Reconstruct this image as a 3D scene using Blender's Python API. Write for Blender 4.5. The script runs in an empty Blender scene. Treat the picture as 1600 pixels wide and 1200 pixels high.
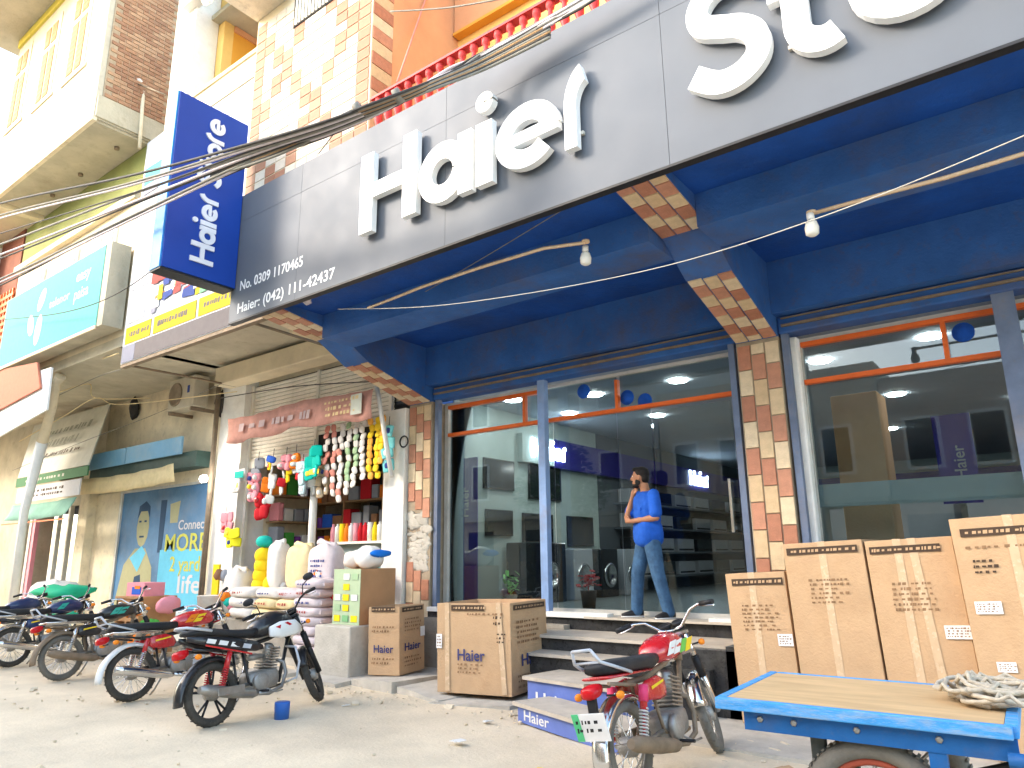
import bpy, bmesh, math, random
from mathutils import Vector, Matrix
random.seed(7)
R = math.radians
SC = bpy.context.scene
COL = SC.collection

# ---------------------------------------------------------------- camera
cam_d = bpy.data.cameras.new('camera'); cam = bpy.data.objects.new('camera', cam_d); COL.objects.link(cam)
YAW, PIT, ROL, FPX = R(-37.05), R(13.7), R(-.71), 1114.5
_f = Vector((math.sin(YAW)*math.cos(PIT), math.cos(YAW)*math.cos(PIT), math.sin(PIT)))
_r0 = Vector((math.cos(YAW), -math.sin(YAW), 0)); _u0 = _r0.cross(_f)
_r = _r0*math.cos(ROL)+_u0*math.sin(ROL); _u = -_r0*math.sin(ROL)+_u0*math.cos(ROL)
CAM = Vector((0, 0, 1.5))
cam.matrix_world = Matrix(((_r.x, _u.x, -_f.x, CAM.x), (_r.y, _u.y, -_f.y, CAM.y), (_r.z, _u.z, -_f.z, CAM.z), (0, 0, 0, 1)))
cam_d.sensor_width = 36; cam_d.lens = FPX/1600*36; cam_d.clip_start = .05; cam_d.clip_end = 600
SC.camera = cam

# ---------------------------------------------------------------- world, sun, exposure
SUN_EL, SUN_AZ = R(26), R(43)          # azimuth measured from -Y towards -X
wd = bpy.data.worlds.new("World"); SC.world = wd; wd.use_nodes = True
nt = wd.node_tree; nt.nodes.clear()
sky = nt.nodes.new('ShaderNodeTexSky'); sky.sky_type = 'NISHITA'; sky.sun_disc = False
sky.sun_elevation = SUN_EL; sky.sun_rotation = R(180+43); sky.dust_density = 1.6; sky.air_density = 1.0; sky.ozone_density = .6
bg = nt.nodes.new('ShaderNodeBackground'); bg.inputs[1].default_value = .15
wo = nt.nodes.new('ShaderNodeOutputWorld'); tint = nt.nodes.new('ShaderNodeMix'); tint.data_type = 'RGBA'; tint.blend_type = 'MULTIPLY'; tint.inputs['Factor'].default_value = 1   # hazy, warm air
tint.inputs[7].default_value = (1.06, 1.0, .90, 1); nt.links.new(sky.outputs[0], tint.inputs[6]); nt.links.new(tint.outputs[2], bg.inputs[0]); nt.links.new(bg.outputs[0], wo.inputs[0])
sl = bpy.data.lights.new('sun', 'SUN'); sl.energy = .5; sl.angle = R(12); sl.color = (1, .94, .84)
so = bpy.data.objects.new('sun', sl); COL.objects.link(so)
sd = Vector((-math.sin(SUN_AZ)*math.cos(SUN_EL), -math.cos(SUN_AZ)*math.cos(SUN_EL), math.sin(SUN_EL)))
so.rotation_euler = sd.to_track_quat('Z', 'Y').to_euler(); so.location = sd*40
SC.view_settings.view_transform = 'Standard'; SC.view_settings.look = 'None'
SC.view_settings.exposure = 2.85; SC.view_settings.gamma = 1; SC.view_settings.use_curve_mapping = False

# ---------------------------------------------------------------- helpers
def at(px, py, ax, v):
    """point of the real plane (axis ax = v, metres) that a measured direction meets"""
    d = _f + _r*((px-800)/FPX) - _u*((py-600)/FPX)
    return CAM + d*((v-CAM[ax])/d[ax])

def mat(name, col, rough=.65, var=.18, scale=3., bump=.0, bscale=60., metal=0., dirt=0., dcol=(.16, .12, .08), dscale=1.3, emit=None, es=1., spec=.22, stretch=None, coat=0.):
    m = bpy.data.materials.new(name); m.use_nodes = True
    n = m.node_tree; b = n.nodes['Principled BSDF']
    b.inputs['Roughness'].default_value = rough; b.inputs['Metallic'].default_value = metal
    b.inputs['Specular IOR Level'].default_value = spec
    if coat: b.inputs['Coat Weight'].default_value = coat; b.inputs['Coat Roughness'].default_value = .08
    tc = n.nodes.new('ShaderNodeTexCoord'); src = tc.outputs['Object']
    if stretch:
        mp = n.nodes.new('ShaderNodeMapping'); mp.inputs['Scale'].default_value = stretch
        n.links.new(src, mp.inputs[0]); src = mp.outputs[0]
    def noise(s, det=5):
        q = n.nodes.new('ShaderNodeTexNoise'); q.inputs['Scale'].default_value = s; q.inputs['Detail'].default_value = det
        q.inputs['Roughness'].default_value = .62; n.links.new(src, q.inputs['Vector']); return q.outputs['Fac']
    def ramp(x, a, bb, hi=1.):
        q = n.nodes.new('ShaderNodeMapRange'); q.inputs['From Min'].default_value = a; q.inputs['From Max'].default_value = bb
        q.inputs['To Max'].default_value = hi; n.links.new(x, q.inputs['Value']); return q.outputs['Result']
    def mix(fac, A, B):
        q = n.nodes.new('ShaderNodeMix'); q.data_type = 'RGBA'; n.links.new(fac, q.inputs['Factor'])
        for s, k in ((A, 6), (B, 7)):
            if isinstance(s, tuple): q.inputs[k].default_value = (*s[:3], 1)
            else: n.links.new(s, q.inputs[k])
        return q.outputs[2]
    c = col
    if var:
        lo = tuple(x*(1-var) for x in col); hi = tuple(min(1, x*(1+var*.8)) for x in col)
        c = mix(ramp(noise(scale), .3, .7), lo, hi)
    if dirt:
        c = mix(ramp(noise(dscale, 8), .5, .72, dirt), c, dcol)
        c = mix(ramp(noise(dscale*9, 6), .56, .74, dirt*.7), c, dcol)
    if isinstance(c, tuple): b.inputs['Base Color'].default_value = (*c, 1)
    else: n.links.new(c, b.inputs['Base Color'])
    if bump:
        q = n.nodes.new('ShaderNodeBump'); q.inputs['Strength'].default_value = bump; q.inputs['Distance'].default_value = .02
        n.links.new(noise(bscale), q.inputs['Height']); n.links.new(q.outputs[0], b.inputs['Normal'])
    if rough > .2 and not emit:
        r = n.nodes.new('ShaderNodeMapRange'); r.inputs['To Min'].default_value = max(.05, rough-.1); r.inputs['To Max'].default_value = min(1, rough+.12)
        n.links.new(noise(scale*2.3), r.inputs['Value']); n.links.new(r.outputs[0], b.inputs['Roughness'])
    if emit: b.inputs['Emission Color'].default_value = (*emit, 1); b.inputs['Emission Strength'].default_value = es
    return m

def glassmat(name, tint=(.62, .7, .72), refl=1.45):
    m = bpy.data.materials.new(name); m.use_nodes = True; n = m.node_tree; n.nodes.clear()
    o = n.nodes.new('ShaderNodeOutputMaterial'); mx = n.nodes.new('ShaderNodeMixShader'); fr = n.nodes.new('ShaderNodeFresnel')
    fr.inputs[0].default_value = refl
    tr = n.nodes.new('ShaderNodeBsdfTransparent'); tr.inputs[0].default_value = (*tint, 1)
    gl = n.nodes.new('ShaderNodeBsdfGlossy'); gl.inputs['Roughness'].default_value = .015; gl.inputs[0].default_value = (.9, .95, 1, 1)
    n.links.new(fr.outputs[0], mx.inputs[0]); n.links.new(tr.outputs[0], mx.inputs[1]); n.links.new(gl.outputs[0], mx.inputs[2]); n.links.new(mx.outputs[0], o.inputs[0])
    return m

class MB:
    def __init__(s): s.v = []; s.f = []; s.mi = []; s.sm = []; s.k = 0; s.T = None
    def add(s, vs, fs, smooth=False):
        o = len(s.v)
        s.v += [tuple(s.T @ Vector(p)) if s.T else tuple(p) for p in vs]
        for f in fs: s.f.append(tuple(i+o for i in f)); s.mi.append(s.k); s.sm.append(smooth)
        return s
    def box(s, x0, x1, y0, y1, z0, z1):
        if x0 > x1: x0, x1 = x1, x0
        if y0 > y1: y0, y1 = y1, y0
        if z0 > z1: z0, z1 = z1, z0
        return s.add([(x0,y0,z0),(x1,y0,z0),(x1,y1,z0),(x0,y1,z0),(x0,y0,z1),(x1,y0,z1),(x1,y1,z1),(x0,y1,z1)],
            [(3,2,1,0),(4,5,6,7),(0,1,5,4),(1,2,6,5),(2,3,7,6),(3,0,4,7)])
    def cbox(s, c, d, M=None):
        """box centred at c, sizes d, rotated by 3x3 M"""
        vs = []
        for z in (-.5, .5):
            for x, y in ((-.5,-.5),(.5,-.5),(.5,.5),(-.5,.5)):
                p = Vector((x*d[0], y*d[1], z*d[2]))
                if M: p = M @ p
                vs.append(p+Vector(c))
        return s.add(vs, [(3,2,1,0),(4,5,6,7),(0,1,5,4),(1,2,6,5),(2,3,7,6),(3,0,4,7)])
    def prism(s, poly, fn):
        """poly: outline (a,b); fn(a,b,t) -> point, t in 0,1"""
        n = len(poly)
        vs = [fn(a, b, 0) for a, b in poly]+[fn(a, b, 1) for a, b in poly]
        return s.add(vs, [tuple(range(n))[::-1], tuple(range(n, 2*n))]+[(i, (i+1) % n, n+(i+1) % n, n+i) for i in range(n)])
    def tube(s, pts, r, n=8, cap=True, smooth=True):
        pts = [Vector(p) for p in pts]; rs = r if isinstance(r, (list, tuple)) else [r]*len(pts)
        vs = []; N = len(pts); up = None
        for i, p in enumerate(pts):
            t = (pts[min(i+1, N-1)]-pts[max(i-1, 0)])
            if t.length < 1e-9: t = Vector((0, 0, 1))
            t.normalize()
            if up is None: up = Vector((0, 0, 1)) if abs(t.z) < .9 else Vector((1, 0, 0))
            a = t.cross(up); a.normalize(); b = a.cross(t); b.normalize(); up = b
            for k in range(n):
                w = 2*math.pi*k/n; vs.append(p+a*(math.cos(w)*rs[i])+b*(math.sin(w)*rs[i]))
        fs = [(i*n+k, i*n+(k+1) % n, (i+1)*n+(k+1) % n, (i+1)*n+k) for i in range(N-1) for k in range(n)]
        s.add(vs, fs, smooth)
        if cap:
            o = len(s.v)-len(vs)
            for f in (tuple(range(n))[::-1], tuple(range((N-1)*n, N*n))): s.f.append(tuple(i+o for i in f)); s.mi.append(s.k); s.sm.append(False)
        return s
    def lathe(s, o, ax, prof, n=20, smooth=True):
        """prof: (dist along ax, radius)"""
        ax = Vector(ax).normalized(); o = Vector(o)
        u = Vector((0, 0, 1)) if abs(ax.z) < .9 else Vector((1, 0, 0)); a = ax.cross(u).normalized(); b = a.cross(ax)
        vs = [o+ax*d+(a*math.cos(2*math.pi*k/n)+b*math.sin(2*math.pi*k/n))*max(r, 1e-4) for d, r in prof for k in range(n)]
        P = len(prof)
        return s.add(vs, [(i*n+k, i*n+(k+1) % n, (i+1)*n+(k+1) % n, (i+1)*n+k) for i in range(P-1) for k in range(n)]+[tuple(range(n))[::-1], tuple(range((P-1)*n, P*n))], smooth)
    def torus(s, o, ax, Rr, r, n=36, m=8, sq=1.):
        prof = [(math.sin(2*math.pi*k/m)*r, Rr+math.cos(2*math.pi*k/m)*r*sq) for k in range(m)]
        ax = Vector(ax).normalized(); o = Vector(o); u = Vector((0, 0, 1)) if abs(ax.z) < .9 else Vector((1, 0, 0)); a = ax.cross(u).normalized(); b = a.cross(ax)
        vs = [o+ax*d+(a*math.cos(2*math.pi*k/n)+b*math.sin(2*math.pi*k/n))*q for d, q in prof for k in range(n)]
        return s.add(vs, [(i*n+k, i*n+(k+1) % n, ((i+1) % m)*n+(k+1) % n, ((i+1) % m)*n+k) for i in range(m) for k in range(n)], True)
    def loft(s, secs, n=14, e=2.6):
        """secs: (x, yc, zc, halfw, halfh) closed superellipse sections along x"""
        vs = []
        for x, yc, zc, w, h in secs:
            for k in range(n):
                t = 2*math.pi*k/n; c, q = math.cos(t), math.sin(t)
                vs.append((x, yc+math.copysign(abs(c)**(2/e), c)*w, zc+math.copysign(abs(q)**(2/e), q)*h))
        N = len(secs)
        return s.add(vs, [(i*n+k, i*n+(k+1) % n, (i+1)*n+(k+1) % n, (i+1)*n+k) for i in range(N-1) for k in range(n)]+[tuple(range(n))[::-1], tuple(range((N-1)*n, N*n))], True)
    def blob(s, c, d, nu=14, nv=9, e=2.2, amp=.0, seed=0, M=None):
        rr = random.Random(seed); ph = [rr.uniform(0, 6.28) for _ in range(6)]; vs = []
        def sp(x): return math.copysign(abs(x)**(2/e), x)
        for j in range(nv+1):
            t = math.pi*j/nv-math.pi/2
            for i in range(nu):
                p = 2*math.pi*i/nu
                q = 1+amp*(math.sin(3*p+ph[0]+2*t)+.6*math.sin(5*p+ph[1]-3*t)+.6*math.sin(4*t+ph[2]+2*p))
                w = Vector((sp(math.cos(t))*sp(math.cos(p))*d[0]/2*q, sp(math.cos(t))*sp(math.sin(p))*d[1]/2*q, sp(math.sin(t))*d[2]/2*q))
                if M: w = M @ w
                vs.append(w+Vector(c))
        return s.add(vs, [(j*nu+i, j*nu+(i+1) % nu, (j+1)*nu+(i+1) % nu, (j+1)*nu+i) for j in range(nv) for i in range(nu)], True)
    def mesh(s, name, mats):
        me = bpy.data.meshes.new(name); me.from_pydata(s.v, [], s.f)
        for m in (mats if isinstance(mats, (list, tuple)) else [mats]): me.materials.append(m)
        me.polygons.foreach_set('material_index', s.mi); me.polygons.foreach_set('use_smooth', s.sm)
        bm = bmesh.new(); bm.from_mesh(me); bmesh.ops.recalc_face_normals(bm, faces=bm.faces); bm.to_mesh(me); bm.free()
        me.update(); return me
    def build(s, name, mats, parent=None, bevel=0):
        o = bpy.data.objects.new(name, s.mesh(name, mats)); COL.objects.link(o)
        if parent: o.parent = parent
        if bevel:
            b = o.modifiers.new('bevel', 'BEVEL'); b.width = bevel; b.segments = 2; b.limit_method = 'ANGLE'
        return o

def link_mesh(name, me, parent=None, loc=None, rot=None, scale=None):
    o = bpy.data.objects.new(name, me); COL.objects.link(o)
    if parent: o.parent = parent
    if loc is not None: o.location = loc
    if rot is not None: o.rotation_euler = rot
    if scale is not None: o.scale = scale
    return o
def tag(o, label=None, cat=None, group=None, kind=None):
    if label: o['label'] = label
    if cat: o['category'] = cat
    if group: o['group'] = group
    if kind: o['kind'] = kind
    return o
def thing(name, label, cat, loc=(0, 0, 0), rz=0, group=None):
    o = bpy.data.objects.new(name, None); COL.objects.link(o); o.location = loc; o.rotation_euler = (0, 0, rz); o.empty_display_size = .2
    return tag(o, label, cat, group)
def struct(o): o['kind'] = 'structure'; return o
def B(name, m, parent, *a, bevel=0):
    """one or several axis aligned boxes as one mesh"""
    out = []
    for q in a:
        o = MB().box(*q).build(name, m, parent, bevel); out.append(o)
    return out[0]

# flat / raised writing -----------------------------------------------------
def strip(path, hw):
    """outline polygon of a stroke"""
    P = [Vector(p) for p in path]; L = []; Rr = []
    for i, p in enumerate(P):
        t = (P[min(i+1, len(P)-1)]-P[max(i-1, 0)]).normalized(); nn = Vector((-t.y, t.x))*hw
        L.append(p+nn); Rr.append(p-nn)
    return L, Rr
def spline(pts, k=6):
    P = [Vector(p) for p in pts]; out = []
    for i in range(len(P)-1):
        a, b, c, d = P[max(i-1, 0)], P[i], P[i+1], P[min(i+2, len(P)-1)]
        for j in range(k):
            t = j/k; out.append(.5*((2*b)+(c-a)*t+(2*a-5*b+4*c-d)*t*t+(-a+3*b-3*c+d)*t**3))
    out.append(P[-1]); return out
def arc(cx, cy, rx, ry, a0, a1, n=28): return [(cx+rx*math.cos(R(a0+(a1-a0)*i/n)), cy+ry*math.sin(R(a0+(a1-a0)*i/n))) for i in range(n+1)]
# glyphs in a box one unit high; each is (list of strokes (path, half width), advance)
XH = .70
GLY = {
 'H': ([([(.105, 0), (.105, 1)], .105), ([(.80, 0), (.80, 1)], .105), ([(.2, .5), (.71, .5)], .09)], .92),
 'a': ([(arc(.36, .345, .255, .25, 0, 360), .10), ([(.685, .0), (.685, XH)], .095)], .80),
 'i': ([([(.13, 0), (.13, XH)], .105), (arc(.14, .93, .055, .055, 0, 360, 16), .06)], .285),
 'e': ([(arc(.38, .345, .275, .25, 0, 318), .098), ([(.22, .33), (.74, .345)], .065)], .80),
 'r': ([([(.105, 0), (.105, .42)]+arc(.43, .42, .325, .34, 180, 108, 10), .10)], .43),
 'S': ([(spline([(.68, .80), (.52, .93), (.30, .93), (.155, .80), (.17, .64), (.33, .55), (.50, .48), (.62, .36), (.62, .19), (.47, .075), (.27, .07), (.07, .2)]), .10)], .74),
 't': ([([(.23, .98)]+[(.23, .3)]+arc(.42, .27, .19, .19, 180, 300, 12), .10), ([(.03, .63), (.55, .63)], .085)], .60),
 'o': ([(arc(.38, .345, .275, .25, 0, 360), .10)], .78)}
def glyph(ch, fn, depth):
    """fn(a,b,d) maps glyph coords and depth to a point"""
    b = MB(); st, adv = GLY[ch]
    for q, (path, hw) in enumerate(st):
        L, Rr = strip(path, hw); d = depth+q*.0015; n = len(L)
        closed = (Vector(path[0])-Vector(path[-1])).length < 1e-3
        vs = [fn(p.x, p.y, 0) for p in L]+[fn(p.x, p.y, 0) for p in Rr]+[fn(p.x, p.y, d) for p in L]+[fn(p.x, p.y, d) for p in Rr]
        fs = []
        for i in range(n-1):
            fs += [(i, i+1, n+i+1, n+i), (2*n+i, 3*n+i, 3*n+i+1, 2*n+i+1), (i, 2*n+i, 2*n+i+1, i+1), (n+i, n+i+1, 3*n+i+1, 3*n+i)]
        if not closed: fs += [(0, n, 3*n, 2*n), (n-1, 3*n-1, 4*n-1, 2*n-1)]
        b.add(vs, fs)
    return b, adv
def text_mesh(s, size, depth, m, name='lettering', shear=0., ext=None, squeeze=1.):
    c = bpy.data.curves.new(name, 'FONT'); c.body = s; c.size = size; c.extrude = depth/2; c.shear = shear; c.align_x = 'LEFT'; c.offset = size*.012
    c.resolution_u = 3
    o = bpy.data.objects.new(name, c); COL.objects.link(o)
    me = bpy.data.meshes.new_from_object(o); bpy.data.objects.remove(o); me.materials.clear(); me.materials.append(m); me.name = name
    return me
def write(s, parent, loc, size, m, right=(1, 0, 0), up=(0, 0, 1), depth=.002, name='lettering', width=None, shear=0.):
    """print text; loc = lower left corner, proud of the face by its own thickness"""
    me = text_mesh(s, size, depth, m, name, shear)
    r_, u_ = Vector(right).normalized(), Vector(up).normalized(); n_ = r_.cross(u_)
    w = max((v.co.x for v in me.vertices), default=1)
    k = width/w if width else 1
    M = Matrix(((r_.x*k, u_.x, n_.x, loc[0]), (r_.y*k, u_.y, n_.y, loc[1]), (r_.z*k, u_.z, n_.z, loc[2]), (0, 0, 0, 1)))
    me.transform(M)
    o = bpy.data.objects.new(name, me); COL.objects.link(o); o.parent = parent; o['kind'] = 'stuff'
    return o
def scribble(parent, origin, right, up, w, h, lines, m, seed=0, name='print', hw=.012, prd=.0025, fill=.75):
    """rows of small illegible printed strokes"""
    rr = random.Random(seed); b = MB(); r_, u_ = Vector(right).normalized(), Vector(up).normalized(); n_ = r_.cross(u_); o = Vector(origin)
    for l in range(lines):
        y = h*(l+.5)/lines; x = rr.uniform(0, w*.06); end = w*rr.uniform(fill, 1)
        while x < end:
            ww = rr.uniform(.5, 1.6)*hw*2.2; hh = h/lines*rr.uniform(.3, .6)
            p = o+r_*x+u_*(y-hh/2)
            b.add([p+n_*prd, p+r_*ww*.7+n_*prd, p+r_*(ww*.7+hh*.15)+u_*hh+n_*prd, p+r_*hh*.15+u_*hh+n_*prd], [(0, 1, 2, 3)])
            x += ww*rr.uniform(.9, 1.7)
    o_ = b.build(name, m, parent); o_['kind'] = 'stuff'; return o_

ORD = ['first', 'second', 'third', 'fourth', 'fifth', 'sixth', 'seventh', 'eighth', 'ninth', 'tenth', 'eleventh', 'twelfth', 'thirteenth', 'fourteenth', 'fifteenth', 'sixteenth', 'seventeenth', 'eighteenth', 'nineteenth', 'twentieth', 'twenty-first', 'twenty-second']
# ---------------------------------------------------------------- materials
m_ground = mat('dusty_ground', (.68, .575, .42), .95, .14, 1.2, .5, 30, dirt=.3, dcol=(.40, .33, .25), dscale=.8)
m_conc = mat('concrete', (.36, .33, .28), .9, .15, 4, .5, 40, dirt=.4)
m_conc_l = mat('light_concrete', (.5, .47, .41), .9, .15, 4, .4, 40, dirt=.3)
m_blue = mat('canopy_blue_paint', (.010, .066, .30), .65, .25, 1.5, .3, 25, dirt=.5, dcol=(.03, .05, .12), dscale=1.1)
m_blue2 = mat('beam_blue_paint', (.035, .12, .36), .65, .2, 2, .3, 30, dirt=.7, dcol=(.10, .085, .085), dscale=1.1)
m_rail = mat('grey_blue_steel', (.13, .17, .26), .5, .2, 4, .1, 50, dirt=.35, dcol=(.2, .15, .1), dscale=2)
m_pole = mat('pale_blue_pole', (.22, .33, .55), .45, .15, 4, .1, 50, dirt=.3, dcol=(.3, .2, .12), dscale=3)
m_alu = mat('aluminium_frame', (.55, .53, .48), .45, .12, 5, .1, 60, dirt=.2)
m_orange = mat('orange_frame', (.72, .13, .02), .45, .1, 5, dirt=.1)
m_tile_c = [mat('cream_tile', c, .5, .14, 14, .35, 70, dirt=.18, dcol=(.35, .25, .16), dscale=5) for c in ((.62, .47, .29), (.66, .53, .36), (.58, .42, .25))]
m_tile_r = [mat('terracotta_tile', c, .5, .16, 14, .35, 70, dirt=.15, dcol=(.25, .12, .08), dscale=5) for c in ((.45, .20, .125), (.49, .235, .15), (.41, .18, .11))]
m_tw_c = [mat('pale_tower_tile', c, .6, .1, 14, .2, 70, dirt=.12, dcol=(.35, .28, .2), dscale=5) for c in ((.56, .50, .42), (.60, .54, .45), (.54, .47, .38))]
m_tw_r = [mat('pink_tower_tile', c, .6, .12, 14, .2, 70) for c in ((.36, .17, .10), (.39, .20, .12), (.33, .15, .085))]
m_grout = mat('grout', (.35, .28, .2), .9, .2, 8, .3)
m_sign = mat('brushed_grey_panel', (.118, .130, .150), .55, .06, 1.2, .02, 300, metal=.12)
m_white = mat('white_sign_acrylic', (.86, .86, .84), .35, .03, 3)
m_side = mat('letter_side', (.55, .52, .45), .5, .1, 6)
m_black = mat('black_plastic', (.02, .02, .022), .45, .2, 8)
m_sblue = mat('deep_blue_sign', (.012, .052, .31), .38, .06, 2)
m_slblue = mat('sunlit_blue_sign_edge', (.05, .27, .62), .4, .06, 2)  # lighter blue: sunlight on the street-facing edge is put into the colour
m_wgrey = mat('worn_letter_white', (.72, .73, .78), .5, .08, 4)
m_white_p = mat('white_paint', (.80, .78, .73), .7, .1, 3, .2, 40, dirt=.2, dcol=(.4, .35, .28), dscale=2)
m_cream = mat('cream_paint', (.70, .60, .42), .8, .12, 2, .25, 30, dirt=.2, dcol=(.4, .33, .22))
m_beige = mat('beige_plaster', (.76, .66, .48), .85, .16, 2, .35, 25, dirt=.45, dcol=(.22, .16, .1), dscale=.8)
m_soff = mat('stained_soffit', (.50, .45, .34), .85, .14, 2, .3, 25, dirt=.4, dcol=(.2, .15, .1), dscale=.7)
m_green = mat('olive_green_paint', (.25, .27, .09), .8, .15, 2, .2, 25, dirt=.25)
m_yellow = mat('yellow_wall', (.80, .52, .17), .8, .1, 1.5, .2, 20, dirt=.12, dcol=(.5, .25, .1))
m_peach = mat('peach_wall', (.66, .33, .17), .8, .1, 1.5, .2, 20, dirt=.12, dcol=(.4, .2, .1))
m_orng = mat('orange_wall', (.72, .34, .05), .8, .08, 1.5, .1)
m_red = mat('red_baluster', (.55, .06, .06), .5, .15, 6)
m_pink = mat('pink_rail', (.62, .25, .19), .6, .15, 6, dirt=.2)
m_brick = [mat('brown_brick', c, .9, .2, 20, .5, 60, dirt=.3, dcol=(.45, .35, .25), dscale=6) for c in ((.40, .22, .13), (.46, .28, .17), (.34, .18, .11))]
m_mortar = mat('mortar', (.42, .33, .23), .95, .2, 8, .5, 40)
m_shut = mat('shutter_steel', (.82, .78, .68), .55, .1, 2, .15, 30, dirt=.2, dcol=(.25, .17, .1), dscale=1.2)
m_card = mat('cardboard', (.52, .345, .20), .85, .1, 3, .35, 40, dirt=.35, dcol=(.40, .24, .12), dscale=2.6)
m_card2 = mat('darker_cardboard', (.47, .26, .13), .85, .1, 3, .15, 90, dirt=.12, dcol=(.3, .15, .07), dscale=2)
m_cardi = mat('cardboard_inside', (.40, .19, .11), .9, .1, 3)
m_tape = mat('clear_tape', (.60, .43, .27), .25, .1, 8, spec=.8)
m_ink = mat('brown_black_ink', (.07, .045, .03), .7, .1, 9)
m_inkl = mat('faint_ink', (.27, .16, .085), .8, .2, 9)
m_inkb = mat('dark_blue_ink', (.05, .055, .16), .7, .2, 20)
m_label = mat('white_label', (.78, .77, .76), .5, .05, 9)
m_marble = mat('black_granite', (.035, .035, .036), .28, .5, 9, .1, 50, dirt=.35, dcol=(.13, .12, .1), dscale=3)
m_tread = mat('beige_tread', (.52, .46, .38), .8, .12, 5, .25, 40, dirt=.3)
m_stick = mat('blue_sticker', (.13, .19, .50), .4, .12, 4, dirt=.15, dcol=(.3, .3, .35))
m_floor = mat('interior_tiles', (.16, .18, .18), .3, .1, 3)
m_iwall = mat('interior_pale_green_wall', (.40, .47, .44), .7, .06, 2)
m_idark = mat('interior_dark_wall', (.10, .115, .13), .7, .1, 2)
m_iceil = mat('interior_ceiling', (.35, .38, .42), .8, .05, 2)
m_band = mat('indigo_band', (.025, .018, .22), .5, .08, 2)
m_glass = glassmat('window_glass', (.70, .77, .78), 1.5)
m_lamp = mat('lamp_glow', (1, 1, 1), .5, 0, emit=(1, .97, .92), es=17)
m_logo = mat('backlit_letter', (.8, .9, 1), .5, 0, emit=(.75, .88, 1), es=3.2)
m_tv = mat('dark_screen', (.012, .016, .02), .12, .1, 3, spec=.5)
m_acw = mat('appliance_grey_white', (.34, .36, .38), .4, .06, 3)
m_rubber = mat('tyre_rubber', (.06, .055, .048), .85, .2, 12, .3, 80, dirt=.4, dcol=(.2, .17, .13), dscale=5)
m_rubd = mat('dusty_rubber', (.16, .15, .13), .9, .2, 12, .3, 80, dirt=.4, dcol=(.26, .23, .18), dscale=5)
m_chrome = mat('chrome', (.68, .68, .68), .18, .08, 8, metal=1., dirt=.15, dcol=(.35, .3, .25), dscale=6)
m_steel = mat('dull_steel', (.32, .31, .29), .45, .15, 10, metal=.8, dirt=.35, dcol=(.22, .18, .13), dscale=6)
m_engine = mat('engine_aluminium', (.34, .33, .31), .5, .18, 12, .2, 80, metal=.6, dirt=.45, dcol=(.16, .13, .09), dscale=8)
m_vinyl = mat('black_vinyl', (.022, .023, .026), .5, .2, 10, .1, 60, dirt=.2, dcol=(.1, .09, .08), dscale=6)
m_redp = mat('red_paint', (.52, .015, .02), .25, .08, 6, coat=.6, spec=.5)
m_blkp = mat('black_paint', (.02, .02, .022), .3, .1, 6, coat=.5)
m_tealp = mat('teal_decal', (.03, .38, .30), .35, .1, 6, coat=.4)
m_navy = mat('navy_paint', (.015, .03, .10), .3, .1, 6, coat=.5)
m_silver = mat('silver_plastic', (.5, .52, .56), .35, .1, 6)
m_wht = mat('white_plastic', (.75, .75, .73), .35, .06, 6)
m_redl = mat('red_lens', (.5, .01, .015), .2, .05, 6)
m_orl = mat('orange_lens', (.85, .25, .02), .2, .05, 6)
m_yel = mat('yellow_decal', (.85, .6, .03), .4, .05, 6)
m_grn = mat('green_decal', (.15, .5, .08), .4, .05, 6)
m_spring = mat('white_spring', (.62, .6, .57), .4, .1, 8)
m_pinkd = mat('magenta_cover', (.75, .06, .16), .4, .05, 6)
m_rust = mat('dusty_brown_metal', (.26, .2, .14), .7, .2, 8, .2, 60, metal=.3, dirt=.4)
m_ply = mat('plywood_deck', (.58, .39, .20), .75, .15, 2.2, .15, 40, dirt=.4, dcol=(.42, .27, .13), stretch=(1, 6, 1))
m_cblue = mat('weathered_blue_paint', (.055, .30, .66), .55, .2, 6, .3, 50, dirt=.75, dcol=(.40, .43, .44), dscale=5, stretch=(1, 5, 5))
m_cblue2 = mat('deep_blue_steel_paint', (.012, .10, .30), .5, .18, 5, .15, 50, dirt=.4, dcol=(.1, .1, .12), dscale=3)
m_rope = mat('rope_fibre', (.55, .48, .37), .95, .2, 30, .5, 150)
m_skin = mat('skin', (.36, .17, .095), .5, .08, 12)
m_hair = mat('black_hair', (.012, .01, .009), .6, .3, 40, .4, 200)
m_shirt = mat('royal_blue_shirt', (.012, .09, .46), .8, .22, 7, .5, 26)
m_jean = mat('blue_denim', (.045, .105, .20), .85, .35, 9, .6, 34)
m_wire = mat('dark_cable', (.045, .042, .04), .6, .2, 9)
m_wireg = mat('grey_cable', (.22, .21, .18), .6, .2, 9)
m_wood = mat('raw_wood', (.36, .22, .11), .8, .2, 4, .3, 40, dirt=.3, stretch=(8, 8, 1))
m_dark = mat('recess_shade', (.03, .027, .025), .9, .2, 4)  # near-black colour stands in for the shade inside openings and behind screens
def pl(name, c, rough=.7, **k): return mat(name, c, rough, .06, 10, spec=.1, **k)
m_sackw = mat('white_woven_sack', (.72, .68, .63), .7, .08, 9, .4, 60, dirt=.15, dcol=(.5, .42, .3), dscale=5)
m_sackl = mat('lilac_woven_sack', (.60, .53, .55), .7, .1, 9, .4, 60, dirt=.15, dcol=(.45, .38, .35), dscale=5)
m_sackc = mat('cream_woven_sack', (.74, .60, .34), .7, .1, 9, .4, 60, dirt=.12, dcol=(.5, .4, .2), dscale=5)
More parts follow.
